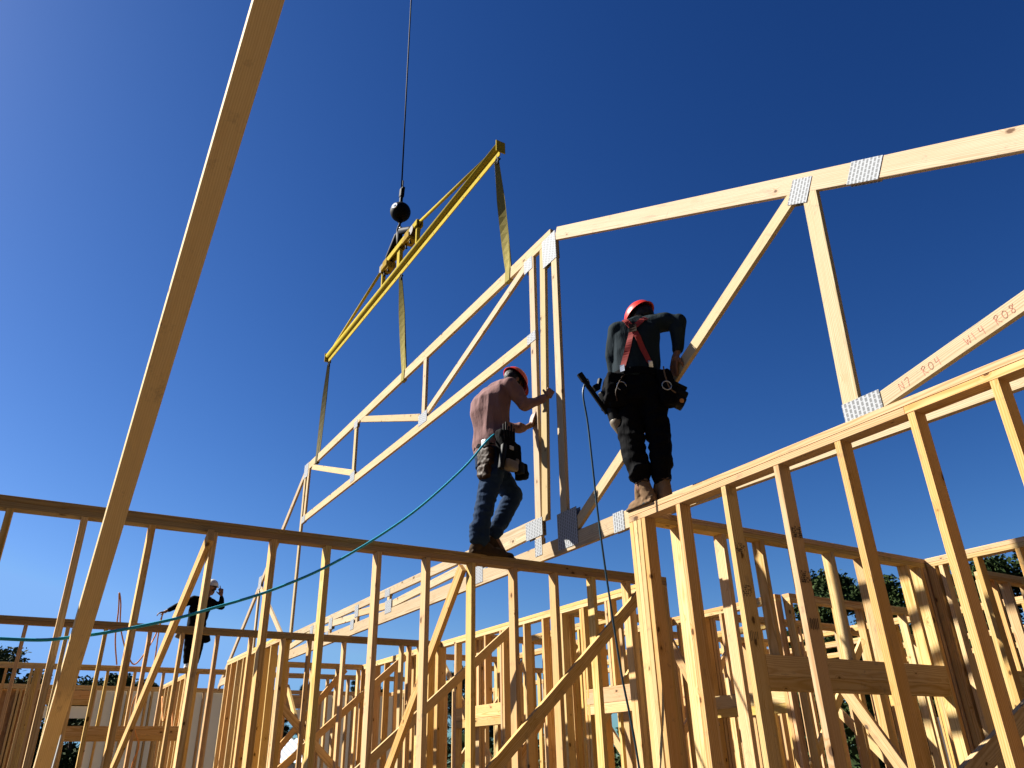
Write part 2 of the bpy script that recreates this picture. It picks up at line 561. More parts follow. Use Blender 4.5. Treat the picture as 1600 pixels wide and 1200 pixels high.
wall('stud_wall', 'cross wall glimpsed low between the nearest sunlit studs', 'X', 5.18, 4.425, 6.12,
     [4.46, 4.73, 4.99, 5.25, 5.51, 5.77, 6.03], seams=((5.0,), (5.5,)))
wall('stud_wall', 'distant sunlit wall seen low through the doubled headers', 'Y', 6.13, 2.56, 11.1,
     steps(2.6, 11.1), seams=((5.0, 8.2), (4.0, 7.3)))
wall('stud_wall', 'more distant sunlit wall, second from the tree line', 'Y', 7.65, 2.2, 10.0, steps(2.3, 10.0, .262, .1), seams=((6,), (5,)))
wall('stud_wall', 'most distant sunlit wall before the tree line', 'Y', 8.85, 2.0, 10.5, steps(2.2, 10.5, .262), seams=((6.5,), (5.5,)))
wall('stud_wall', 'distant sunlit wall standing between the far wall and the white shed', 'Y', 4.97, 9.5, 11.55, steps(9.55, 11.5), seams=((10.3,), (10.9,)))
wall('stud_wall', 'low far cross wall behind the distant sunlit walls', 'X', 8.0, 4.5, 6.1, steps(4.55, 6.1), seams=((5.4,), (5.1,)))

for y, x0, x1, lab in ((4.62, 3.335, 4.35, 'short partition nearest behind the lower sunlit header box'), (5.95, 3.335, 4.35, 'second short partition between the two long sunlit walls'),
                       (7.25, 3.335, 4.35, 'third short partition between the two long sunlit walls'), (4.30, 4.43, 6.12, 'partition just beyond the header corner, low in the gaps'),
                       (6.35, 4.43, 6.12, 'partition deep behind the corner post'), (4.4, 6.2, 7.6, 'far right partition below the tree line'), (5.7, 6.2, 7.6, 'middle far partition below the tree line'),
                       (5.2, 7.72, 8.8, 'last partition before the trees')):
    wall('stud_wall', lab, 'X', y, x0, x1, [x0 + .02, x0 + .05] + steps(x0 + .24, x1 - .1, .262) + [x1 - .045, x1 - .018], seams=((), ()))
for y, x0, z0, x1, z1, lab in ((4.45, 3.32, .1, 4.1, .93, 'brace rising right inside the bay behind the long sunlit wall'), (5.6, 4.2, .90, 3.4, -.1, 'brace falling left between the two long sunlit walls'),
                               (6.6, 4.25, .92, 3.5, 0., 'deep brace falling left near the tree tops'), (4.0, 5.9, .9, 4.9, -.1, 'brace falling left beyond the header corner'),
                               (5.0, 4.5, .0, 5.4, .9, 'brace rising right beyond the corner post')):
    tag(timber('diagonal_brace', None, P(x0, y, z0), P(x1, y, z1), (.7, 0, -.7)), lab, 'brace', 'diagonal lumber braces')

for x, y0, y1, lab in ((3.82, 4.70, 5.93, 'closet wall between the two long sunlit walls'), (5.25, 4.38, 6.33, 'partition parallel to the distant sunlit wall'), (6.85, 4.50, 7.2, 'sunlit partition among the farthest walls'), (5.6, 6.45, 7.98, 'deep sunlit partition behind the corner post')):
    wall('stud_wall', lab, 'Y', x, y0, y1, [y0 + .02] + steps(y0 + .2, y1 - .05, .262) + [y1 - .018], seams=((), ()))

# cripple boards on the far wall: strand board and house wrap sheets
t = thing('house_wrap', P(1.6, 11.67, -1), 'white house wrap stretched behind the studs of the farthest wall', 'house wrap')
for (x0, x1, z0, z1) in ((.96, 3.30, -1, .95), (.43, .95, .62, .76), (3.33, 3.88, .62, .75), (3.89, 5.2, -1, .95)):
    bm = bmesh.new(); box_bm(bm, P((x0 + x1) / 2, 11.672, (z0 + z1) / 2), ((x1 - x0) * S, .003, (z1 - z0) * S), None, 0)
    bm_obj('wrap_sheet', bm, 'wrap', t)
bm = bmesh.new(); box_bm(bm, P(-.78, 11.675, -.02), (2.35 * S, .011, 1.93 * S), None, .002)
tag(bm_obj('sheathing_panel', bm, 'osb'), 'reddish strand board sheathing at the far left', 'panel')
bm = bmesh.new()
for i, (x, z0, z1) in enumerate(((.50, -.2, .33),)):
    box_bm(bm, P(x, 8.95, (z0 + z1) / 2), (.012, .5, (z1 - z0) * S), Matrix.Rotation(.05, 3, 'Y'), .001)
tag(bm_obj('offcut_panel', bm, 'white_plastic'), 'pale sunlit strip of sheet standing behind the leaning board', 'panel')
for (x, y, z0, z1, w, lab) in ((15.5, 9.4, -1, .6, .5, 'white wrapped panel seen low at the right between studs'),
                               (12.56, 9.5, -1, .9, .35, 'white wrapped panel seen low below the doubled header')):
    bm = bmesh.new(); box_bm(bm, P(x, y, (z0 + z1) / 2), (w * S, .02, (z1 - z0) * S), None, .002)
    tag(bm_obj('wrapped_panel', bm, 'wrap'), lab, 'panel')

# ------------------------------------------------------------------ loose braces
def brace(label, p0, p1, wdir, w=FOUR, t=PLY, mat='lumber', group='diagonal lumber braces', s0=0, s1=0):
    m = timber('diagonal_brace', None, p0, p1, wdir, w, t, mat, s0=s0, s1=s1)
    return tag(m, label, 'brace', group)


Z = (0, 0, 1)
XD = (1, 0, 0)
YD = (0, 1, 0)
# the tall leaning board in front: wide face to the camera, lit edge on the left
tag(timber('leaning_board', None, P(.196, 4.55, -.22), P(.160, .86, 1.735), (.975, .22, .0), FOUR * 1.02, PLY, 'lumber_lit'),
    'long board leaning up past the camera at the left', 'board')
brace('brace leaning off the shaded wall beside the pointing man', P(.60 + PLY / 2, 3.48, .925), P(.60 + PLY / 2, 5.9, -.20), (0, .4, .9))
brace('brace with a broad sunlit face below the boots of the man in mauve', P(1.918, 3.585, .935), P(1.918, 5.0, -.62), (0, .7, .7))
brace('long dark brace crossing in front of the shaded wall up to the corner post', P(3.06, 3.496, .872), P(1.2, 3.496, -.76), (-.66, 0, .75), FOUR, PLY)
brace('brace from under the far sunlit wall plate down to the left', P(3.25, 5.28, .93), P(1.75, 5.28, -.28), (-.63, 0, .77))
brace('far brace joining the second cross wall near its end', P(3.25, 7.24, .955), P(1.7, 7.24, -.36), (-.65, 0, .75))
brace('short dark brace falling to the right from the narrow wall', P(1.86, 6.60, .478), P(2.9, 6.60, -.5), (.68, 0, .73))
brace('short brace from the corner at lower right, half in sun', P(3.25, 1.95, -.12), P(4.20, 1.95, .262), (-.37, 0, .93), SIX)
brace('dark brace falling right below the doubled header', P(3.75, 2.74, .30), P(3.75, 2.30, -.42), (0, .85, -.52))
brace('pale brace seen through the doorway below the header', P(5.5, 4.18, .36), P(5.5, 3.72, -.12), (0, .72, -.69))
brace('pale brace behind the lower sunlit header box', P(4.1, 5.25, .27), P(4.1, 4.75, -.27), (0, .74, -.68))
brace('dark brace beside the corner post, low in the gap', P(3.9, 4.20, .76), P(3.9, 3.85, .17), (0, .86, -.5))
brace('bright brace falling right in front of the far studs', P(3.9, 7.7, 1.0 - .05), P(3.9, 6.4, -.28), (0, .76, -.65))
brace('pale brace crossing low behind the short cross wall', P(2.6, 8.9, .80), P(2.6, 7.6, -.3), (0, .7, -.7))
brace('brace rising to the far end of the short cross wall', P(2.35, 8.36, .1), P(3.05, 8.36, .94), (.77, 0, -.64))

# ------------------------------------------------------------------ the hanging truss
TX = 2.4225                              # mid plane
TT = 0.0245                              # ply thickness


def T(y, z, dx=0.):
    return P(TX + dx, y, z)


truss = thing('roof_truss', T(3.3, 1.0), 'huge pale roof truss hanging from the crane, steadied by two workers', 'roof truss')


def member(name, a, b, w=FOUR, thin=0., s0=0., s1=0.):
    return timber(name, truss, T(*a), T(*b), (0, -(b[1] - a[1]), (b[0] - a[0])), w, TT - thin, 'truss', s0=s0, s1=s1)


k = .519
member('top_chord', (3.30, 3.128), (8.40, 3.135), SIX)
member('top_chord', (3.245, 3.098), (-.9, 3.098 - k * 4.145), SIX, .0006)
member('top_chord', (8.36, 3.128), (11.50, .995), .07, .0006)
member('tray_chord', (3.55, 2.475), (8.38, 2.505), FOUR + .015, .0012)
member('bottom_chord', (11.45, 1.058), (8.45, 1.060), SIX, .0008)
member('bottom_chord', (8.42, 1.060), (2.862, 1.060), SIX, .0004)
member('bottom_chord', (2.858, 1.060), (-1.0, .985), SIX, .0004)
member('box_chord', (8.42, 1.244), (3.60, 1.244), FOUR, .001)
for a, b in (((8.40, 1.135), (7.70, 1.185)), ((7.66, 1.20), (7.10, 1.15)), ((7.08, 1.19), (6.45, 1.158)), ((6.42, 1.178), (5.80, 1.140)), ((5.66, 1.135), (3.68, 1.20))):
    member('zigzag_web', a, b, FOUR * .9, .002)
for y in (7.12, 6.43, 5.75, 7.67):
    member('short_post', (y, 1.09), (y, 1.22), FOUR * .8, .0026)
member('vertical_web', (8.40, 3.10), (8.36, 1.09), FOUR, .0015)
member('vertical_web', (8.285, 3.09), (8.285, 2.53), FOUR, .0022)
member('diagonal_web', (8.16, 3.08), (6.80, 2.575), FOUR, .0022)
member('vertical_web', (6.80, 3.09), (6.79, 2.53), FOUR, .0015)
member('diagonal_web', (6.66, 3.095), (5.28, 2.575), FOUR, .0024)
member('vertical_web', (5.20, 3.09), (5.21, 2.53), FOUR, .0015)
member('diagonal_web', (3.60, 3.07), (5.13, 2.575), FOUR, .0022)
member('end_post', (3.542, 3.09), (3.585, 1.11), FOUR, .0015)
member('end_post', (3.405, 3.09), (3.512, 1.24), FOUR, .0026)
member('end_post', (3.278, 3.05), (3.328, 1.10), FOUR, .0015)
member('diagonal_web', (1.525, 2.155), (3.22, 1.14), FOUR, .0015)
member('vertical_web', (1.452, 2.15), (1.498, 1.10), FOUR + .008, .0022)
member('diagonal_web', (1.43, 1.108), (-.55, 1.560), FOUR, .0015)
member('vertical_web', (9.93, 2.07), (9.86, 1.09), FOUR, .0015)
member('diagonal_web', (9.86, 2.03), (8.44, 1.14), FOUR, .0022)


def plate(c, ly, lz, ang=0., vertical=True):
    """a punched steel plate pair, ly along the truss and lz high"""
    for sgn in (-1, 1):
        bm = bmesh.new()
        box_bm(bm, (0, 0, 0), (lz * S, ly * S, .0022), None, .0004)
        me = bpy.data.meshes.new('connector_plate'); bm.to_mesh(me); bm.free()
        me.materials.append(M['plate'])
        a = ang
        x = Vector((0, math.sin(a), math.cos(a))); y = Vector((0, math.cos(a), -math.sin(a))); zz = Vector((-1, 0, 0))
        m = Matrix.Identity(4)
        for i, v in enumerate((x, y, zz)):
            m[0][i], m[1][i], m[2][i] = v
        m.translation = T(c[0], c[1], sgn * (TT / 2 + .0009 + .0004 * (sgn < 0)))
        link_mesh('connector_plate', me, None, truss, m)


plate((3.325, 3.02), .155, .215)
plate((3.58, 3.05), .10, .10)
plate((1.492, 2.148), .10, .115, -.479)
plate((1.205, 2.037), .14, .096, -.479)
plate((1.455, 1.115), .155, .09)
plate((3.295, 1.135), .185, .205)
plate((3.625, 1.215), .175, .105)
plate((3.585, 1.10), .07, .10)
plate((2.86, 1.062), .085, .10)
plate((4.28, 1.085), .095, .11)
plate((5.74, 1.125), .125, .10)
plate((5.77, 1.235), .10, .06)
plate((5.08, 1.235), .075, .07)
for y, zc in ((6.43, 1.20), (7.08, 1.19), (7.63, 1.20)):
    plate((y, zc), .085, .10)
    plate((y + .09, zc - .10), .08, .085)
plate((8.37, 3.10), .15, .17)
plate((6.80, 3.09), .10, .08)
plate((6.79, 2.53), .12, .10)
plate((5.21, 2.54), .16, .10)
plate((3.575, 2.475), .10, .07)
plate((8.30, 2.50), .12, .08)
plate((9.90, 2.10), .14, .16)
plate((8.40, 1.08), .10, .13)

# red handwriting on the diagonal at the right
GL = {'N': [[(0, 0), (.12, 1), (.62, .05), (.75, 1.05)]], '7': [[(0, .95), (.7, 1.05), (.3, -.1)]],
      'R': [[(.05, -.15), (.15, 1)], [(.0, .85), (.45, 1.1), (.65, .8), (.2, .5), (.75, -.1)]],
      '0': [[(.35, 1), (.05, .65), (.1, .15), (.4, 0), (.7, .4), (.65, .85), (.35, 1)]],
      '4': [[(.15, 1.05), (.1, .5), (.7, .55)], [(.62, 1.1), (.55, -.1)]],
      'W': [[(0, 1), (.15, 0), (.4, .6), (.6, 0), (.85, 1)]], '1': [[(.2, 1), (.25, 0)]],
      '8': [[(.6, .9), (.3, 1.05), (.15, .8), (.6, .35), (.4, 0), (.1, .25), (.65, .85), (.75, 1.1)]]}


def scrawl(name, text, org, xd, yd, nrm, hgt, pitch, mat, parent, width=.0042):
    bm = bmesh.new()
    x = 0.
    r = random.Random(3)
    for ch in text:
        if ch == ' ':
            x += pitch * .75; continue
        dy = r.uniform(-.1, .12)
        for st in GL[ch]:
            pts = [org + xd * (x + px * hgt * .8) + yd * ((py + dy) * hgt) for px, py in st]
            pts = catmull(pts, 5) if len(pts) > 2 else pts
            for a, b in zip(pts, pts[1:]):
                d = (b - a)
                if d.length < 1e-5: continue
                d.normalize(); s = nrm.cross(d) * width / 2
                e = d * width * .3
                q = [a - e - s, b + e - s, b + e + s, a - e + s]
                lo = [bm.verts.new(p + nrm * .0002) for p in q]
                hi = [bm.verts.new(p + nrm * .0007) for p in q]
                bm.faces.new(hi)
                for i in range(4):
                    bm.faces.new((lo[i], lo[(i + 1) % 4], hi[(i + 1) % 4], hi[i]))
        x += pitch
    return bm_obj(name, bm, mat, parent)


d5a, d5b = T(1.43, 1.108), T(-.55, 1.560)
xd = (d5b - d5a).normalized()
nrm = Vector((-1, 0, 0))
yd = Vector((0, -xd.z, xd.y))
if yd.z < 0: yd = -yd
face = -(TT / 2 - .00075) * S
for txt, along in (('N7', .20), ('R04', .345), ('W14', .60), ('R08', .765)):
    for i_, ch_ in enumerate(txt):
        scrawl('marker_letter', ch_, d5a + xd * .040 * i_ + xd * along - yd * .022 + nrm * (-face), xd, yd, nrm, .042, .040, 'red_ink', truss, .0034)

# ------------------------------------------------------------------ crane rig
rigx = TX
bar = thing('spreader_bar', P(rigx, 5.95, 4.40), 'yellow steel spreader bar slung level above the truss', 'spreader bar')
me = tube_mesh([P(rigx, 3.93, 4.435), P(rigx, 7.985, 4.435)], .055, 20)
link_mesh('main_tube', me, M['yellow'], bar, None, False)
for p_ in me.polygons: p_.use_smooth = len(p_.vertices) == 4
bm = bmesh.new(); box_bm(bm, P(rigx, 5.95, 4.365), (.014, 4.03 * S, .085), None, .002)
fl = bm_obj('lifting_flange', bm, 'yellow', bar)
for y in [3.98 + i * .285 for i in range(15)]:
    bm = bmesh.new()
    for sx in (-1, 1):
        r = bmesh.ops.create_cone(bm, cap_ends=True, segments=10, radius1=.011, radius2=.011, depth=.003)
        bmesh.ops.transform(bm, matrix=Matrix.Translation(P(rigx, y, 4.36) + Vector((sx * .0075, 0, 0))) @ Matrix.Rotation(math.pi / 2, 4, 'Y'), verts=r['verts'])
    bm_obj('pin_hole', bm, 'black_steel', fl)
for y in (3.925, 7.99):
    bm = bmesh.new(); box_bm(bm, P(rigx, y, 4.415), (.13, .016, .175), None, .006)
    bm_obj('end_plate', bm, 'yellow', bar)
# top channel, posts and tie rods
bm = bmesh.new()
yA, yB = 5.44, 6.36
box_bm(bm, P(rigx - .03, (yA + yB) / 2, 4.70), (.018, (yB - yA) * S, .10), None, .003)
box_bm(bm, P(rigx + .03, (yA + yB) / 2, 4.70), (.018, (yB - yA) * S, .10), None, .003)
box_bm(bm, P(rigx, (yA + yB) / 2, 4.735), (.08, (yB - yA) * S, .014), None, .003)
bm_obj('top_channel', bm, 'yellow', bar)
for y, w in ((5.48, .045), (5.90, .10), (6.32, .045)):
    bm = bmesh.new(); box_bm(bm, P(rigx, y, 4.57), (.06, w, .30), None, .004)
    bm_obj('post', bm, 'yellow', bar)
for a, b in (((4.12, 4.47), (5.46, 4.715)), ((7.85, 4.47), (6.34, 4.715))):
    link_mesh('tie_rod', tube_mesh([P(rigx, *a), P(rigx, *b)], .024, 12), M['yellow'], bar, None, True)
for y in (5.66, 6.20):
    bm = bmesh.new()
    box_bm(bm, P(rigx, y, 4.645), (.17, .24, .085), None, .01)
    box_bm(bm, P(rigx - .03, y + .02, 4.69), (.03, .15, .15), None, .008)
    box_bm(bm, P(rigx + .035, y - .02, 4.70), (.03, .17, .13), None, .008)
    box_bm(bm, P(rigx, y - .05, 4.605), (.11, .10, .05), None, .01)
    cl = bm_obj('clamp', bm, 'yellow_worn', bar)
    for dy in (-.045, .05):
        me = tube_mesh([P(rigx - .02, y + dy, 4.62), P(rigx - .02, y + dy, 4.565), P(rigx - .02, y + dy - .02, 4.55)], .014, 8)
        link_mesh('clamp_bolt', me, M['black_steel'], cl, None, True)
    bm = bmesh.new()
    q = bmesh.ops.create_cone(bm, cap_ends=True, segments=20, radius1=.075, radius2=.075, depth=.13)
    bmesh.ops.transform(bm, matrix=Matrix.Translation(P(rigx, y + (.10 if y < 6 else -.10) * -1, 4.675)) @ Matrix.Rotation(math.pi / 2, 4, 'Y'), verts=q['verts'])
    bm_obj('rusty_roller', bm, 'leather', cl)


def ribbon(bm, pts, w, wdir, th):
    """a strap of webbing: cross section w along wdir, th thick"""
    pts = [Vector(p) for p in pts]
    rings = []
    for i, p in enumerate(pts):
        d = (pts[min(i + 1, len(pts) - 1)] - pts[max(i - 1, 0)]).normalized()
        ww = w[i] if isinstance(w, (list, tuple)) else w
        wv = wdir[i] if isinstance(wdir, list) else wdir
        a = (Vector(wv) - d * Vector(wv).dot(d)).normalized()
        n = d.cross(a).normalized()
        rings.append([bm.verts.new(p + a * sx * ww / 2 + n * sy * th / 2) for sx, sy in ((-1, -1), (1, -1), (1, 1), (-1, 1))])
    for r0, r1 in zip(rings, rings[1:]):
        for j in range(4):
            bm.faces.new((r0[j], r0[(j + 1) % 4], r1[(j + 1) % 4], r1[j]))
    bm.faces.new(rings[0][::-1]); bm.faces.new(rings[-1])


def strap(ytop, ybot, zbot, mat, label, tw, chord=SIX):
    root = thing('lifting_strap', P(rigx, ytop, 4.31), label, 'lifting strap', 'straps from the spreader bar to the truss')
    top = P(rigx, ytop, 4.30)
    bot = P(TX, ybot, zbot)
    bm = bmesh.new()
    h = (TT / 2 + .004) * S
    zt = zbot + chord * 1.05
    for sx in (-1, 1):
        pts, wd = [], []
        for i in range(14):
            t_ = i / 13
            p = top.lerp(P(TX, ybot + sx * .012, zt), t_)
            p.x += sx * (.006 + (h - .006) * t_ ** 1.5)
            pts.append(p)
            a = -tw * (1 - t_ ** 2) * (1 if sx < 0 else .6)
            wd.append((math.sin(a), math.cos(a), 0))
        pts.append(P(TX, ybot, zbot - .004) + Vector((sx * h, 0, 0))); wd.append((0, 1, 0))
        ribbon(bm, pts, [.05 + .045 * min(1, i / 5) for i in range(len(pts))], wd, .005)
    ribbon(bm, [P(TX, ybot, zbot - .004) + Vector((-h - .002, 0, -.001)), P(TX, ybot, zbot - .004) + Vector((h + .002, 0, -.001))], .094, (0, 1, 0), .004)
    bm_obj('webbing', bm, mat, root)
    ring = [top + Vector((0, math.cos(i * math.pi / 6) * .035, .02 + math.sin(i * math.pi / 6) * .055)) for i in range(13)]
    link_mesh('shackle', tube_mesh(ring, .011, 8), M['black_steel'], root, None, True)
    link_mesh('shackle_pin', tube_mesh([top + Vector((0, -.075, .005)), top + Vector((0, .06, .015))], .011, 8), M['black_steel'], root, None, True)


strap(3.985, 3.85, 3.083, 'webbing', 'olive lifting strap nearest the ridge of the truss', 1.1)
strap(5.85, 5.66, 3.083, 'webbing', 'olive lifting strap from the middle of the yellow bar', .8)
strap(7.93, 8.02, 3.083, 'webbing_dark', 'dark grey lifting strap at the far low end of the yellow bar', .7)

BC = P(rigx, 5.95, 5.19)
hook = thing('headache_ball', BC, 'black crane ball with hook above the yellow bar', 'crane hook')
bm = bmesh.new()
bmesh.ops.create_uvsphere(bm, u_segments=36, v_segments=24, radius=.166, matrix=Matrix.Translation(BC))
for dz, r, d in ((.17, .035, .06), (-.17, .045, .05)):
    q = bmesh.ops.create_cone(bm, cap_ends=True, segments=16, radius1=r, radius2=r * .8, depth=d)
    bmesh.ops.translate(bm, vec=BC + Vector((0, 0, dz)), verts=q['verts'])
bm_obj('ball', bm, 'black_steel', hook, True)
bm = bmesh.new()
nv = Vector((-.80, -.45, .12)).normalized()
rot = nv.to_track_quat('Z', 'Y').to_matrix()
for rad_, zz, seg in ((.060, .160, 24), (.022, .168, 6)):
    q = bmesh.ops.create_cone(bm, cap_ends=True, segments=seg, radius1=rad_, radius2=rad_ * .9, depth=.012)
    bmesh.ops.transform(bm, matrix=Matrix.Translation(BC + nv * zz) @ rot.to_4x4(), verts=q['verts'])
bm_obj('bolt_cap', bm, 'steel', hook)
bm = bmesh.new()
box_bm(bm, BC + Vector((0, 0, .25)), (.05, .055, .15), Matrix.Rotation(.1, 3, 'X'), .012)
box_bm(bm, BC + Vector((0, -.02, .38)), (.07, .085, .17), Matrix.Rotation(.12, 3, 'X'), .02)
box_bm(bm, BC + Vector((0, -.045, .45)), (.05, .10, .035), Matrix.Rotation(.12, 3, 'X'), .01)
ws = bm_obj('wedge_socket', bm, 'black_steel', hook)
link_mesh('rope_tail', tube_mesh([BC + Vector((0, -.045, .44)), BC + Vector((0, -.05, .62))], .010, 8), M['black_steel'], ws, None, True)
hp = [BC + Vector((0, a, b)) for a, b in ((0, -.18), (0, -.25), (.03, -.285), (.065, -.33), (.055, -.385), (0, -.405), (-.05, -.375), (-.055, -.34))]
hk = link_mesh('hook', tube_mesh(catmull(hp, 5), [.020] * 8 + [.026] * 20 + [.016] * 8, 10), M['black_steel'], hook, None, True)
link_mesh('hook_latch', tube_mesh([BC + Vector((0, .035, -.29)), BC + Vector((0, -.05, -.345))], .008, 8), M['steel'], hk, None, True)
rope = link_mesh('crane_cable', tube_mesh([BC + Vector((0, .005, .44)), BC + Vector((.02, .07, 3.2)), BC + Vector((.04, .13, 8.0))], .0125, 8), M['black_steel'], None, None, True)
tag(rope, 'thin black crane cable rising out of the top of the picture', 'cable')
sl = thing('bridle_sling', BC + Vector((0, 0, -.40)), 'dark sleeved bridle chains from the hook to the yellow bar', 'sling')
for y1, y0 in ((6.26, .012), (5.62, -.012), (5.93, 0.0)):
    a = BC + Vector((0, y0, -.40)); b = P(rigx, y1, 4.745)
    link_mesh('sleeved_leg', tube_mesh([a, a.lerp(b, .12), a.lerp(b, .85), b], [.03, .055, .050, .026], 10), M['black_steel'], sl, None, True)
    bm = bmesh.new(); box_bm(bm, b + Vector((0, 0, -.01)), (.05, .05, .06), None, .01)
    bm_obj('leg_shackle', bm, 'leather', sl)


# ------------------------------------------------------------------ hoses and cords
def hose(name, pts, r, mat, label, cat):
    o = link_mesh(name, tube_mesh(catmull(pts, 8), r, 8), M[mat], None, None, True)
    return tag(o, label, cat)


hose('air_hose', [(-3.2, 4.70, 2.45), (-1.2, 4.99, 2.24), (-.098, 5.118, 2.217), (.269, 5.17, 2.254), (.702, 5.222, 2.37), (.993, 5.248, 2.476), (1.39, 5.273, 2.639), (1.83, 5.299, 2.886),
                  (2.378, 5.325, 3.30), (2.841, 5.335, 3.758), (3.059, 5.335, 4.03), (3.165, 5.335, 4.143), (3.215, 5.335, 4.150), (3.238, 5.34, 4.11)],
     .0095, 'teal', 'bright teal air hose sagging from the hip of the man in mauve', 'hose')
hose('air_hose', [(3.205, 4.005, 4.075), (3.165, 3.975, 4.085), (3.125, 3.955, 4.03), (3.10, 3.955, 3.93), (3.123, 3.955, 3.72), (3.137, 3.955, 3.43), (3.153, 3.958, 3.108), (3.172, 3.96, 2.845), (3.195, 3.962, 2.593),
                  (3.227, 3.965, 2.292), (3.262, 3.97, 2.006), (3.309, 3.975, 1.75), (3.343, 3.98, 1.504), (3.37, 3.95, .9), (3.40, 3.8, .02)],
     .0075, 'bluehose', 'dark blue air hose hanging from the nail gun past the corner post', 'hose')


# ------------------------------------------------------------------ people
def capsule(bm, p0, p1, r0, r1, seg=14, flat=None):
    """tapered limb with round ends; flat=(dir, k) squeezes it along dir"""
    p0, p1 = Vector(p0), Vector(p1)
    d = p1 - p0
    L = d.length
    if L < 1e-6: d = Vector((0, 0, 1))
    else: d = d.normalized()
    up = Vector((0, 0, 1)) if abs(d.z) < .9 else Vector((1, 0, 0))
    a = d.cross(up).normalized(); b = d.cross(a).normalized()
    rings = []
    stations = []
    for k in range(5):
        t = -math.pi / 2 + (math.pi / 2) * k / 4
        stations.append((math.sin(t) * r0, math.cos(t) * r0))
    for k in range(5):
        t = (math.pi / 2) * k / 4
        stations.append((L + math.sin(t) * r1, math.cos(t) * r1))
    new = []
    for s, r in stations:
        r = max(r, 1e-4)
        ring = [bm.verts.new(p0 + d * s + (a * math.cos(j * 2 * math.pi / seg) + b * math.sin(j * 2 * math.pi / seg)) * r) for j in range(seg)]
        rings.append(ring); new += ring
    for q0, q1 in zip(rings, rings[1:]):
        for j in range(seg):
            bm.faces.new((q0[j], q0[(j + 1) % seg], q1[(j + 1) % seg], q1[j]))
    bm.faces.new(rings[0][::-1]); bm.faces.new(rings[-1])
    if flat:
        f = Vector(flat[0]).normalized()
        c = (p0 + p1) / 2
        for v in new:
            h = (v.co - c).dot(f)
            v.co -= f * h * (1 - flat[1])


def chain(bm, pts, rads, flat=None):
    for i in range(len(pts) - 1):
        capsule(bm, pts[i], pts[i + 1], rads[i], rads[i + 1], flat=flat)


def loft(bm, secs, seg=24, power=2.5):
    """secs: (centre, right, front, half width, half depth); closed tube with superellipse sections"""
    rings = []
    for c, r, f, hw, hd in secs:
        c, r, f = Vector(c), Vector(r), Vector(f)
        ring = []
        for j in range(seg):
            t = 2 * math.pi * j / seg
            cx, sy = math.cos(t), math.sin(t)
            x = math.copysign(abs(cx) ** (2 / power), cx) * hw
            y = math.copysign(abs(sy) ** (2 / power), sy) * hd
            ring.append(bm.verts.new(c + r * x + f * y))
        rings.append(ring)
    for q0, q1 in zip(rings, rings[1:]):
        for j in range(seg):
            bm.faces.new((q0[j], q0[(j + 1) % seg], q1[(j + 1) % seg], q1[j]))
    bm.faces.new(rings[0][::-1]); bm.faces.new(rings[-1])


def ellipsoid(bm, c, rx, ry, rz, rot=None):
    q = bmesh.ops.create_uvsphere(bm, u_segments=20, v_segments=14, radius=1)
    m = Matrix.Translation(Vector(c)) @ (rot.to_4x4() if rot else Matrix.Identity(4)) @ Matrix.Diagonal((rx, ry, rz, 1))
    bmesh.ops.transform(bm, matrix=m, verts=q['verts'])


def fuse(name, bm, mat, parent, voxel=.007, smooth_it=4, folds=0., fold_scale=16., stretch=(1, 1, 1), cut=None):
    """melts overlapping volumes into one continuous skin"""
    bmesh.ops.recalc_face_normals(bm, faces=bm.faces)
    me = bpy.data.meshes.new('tmp'); bm.to_mesh(me); bm.free()
    o = bpy.data.objects.new('tmp', me); bench.collection.objects.link(o)
    md = o.modifiers.new('r', 'REMESH'); md.mode = 'VOXEL'; md.voxel_size = voxel
    ms = o.modifiers.new('s', 'SMOOTH'); ms.iterations = smooth_it; ms.factor = .5
    bench.view_layers[0].update()
    dg = bench.view_layers[0].depsgraph
    out = bpy.data.meshes.new_from_object(o.evaluated_get(dg))
    bench.collection.objects.unlink(o); spent.extend((o, me))
    if folds:
        flat = []
        for co, nv in [(v.co.copy(), v.normal.copy()) for v in out.vertices]:
            p = Vector((co.x * stretch[0], co.y * stretch[1], co.z * stretch[2])) * fold_scale
            a = noise.noise(p); b = noise.noise(p * 2.1 + Vector((7, 3, 1)))
            flat.extend(co + nv * folds * ((1 - abs(a) * 2.2) * .7 + b * .4))
        out.vertices.foreach_set('co', flat)
        out.update()
    out.materials.clear()
    return link_mesh(name, out, M[mat], parent, None, True)


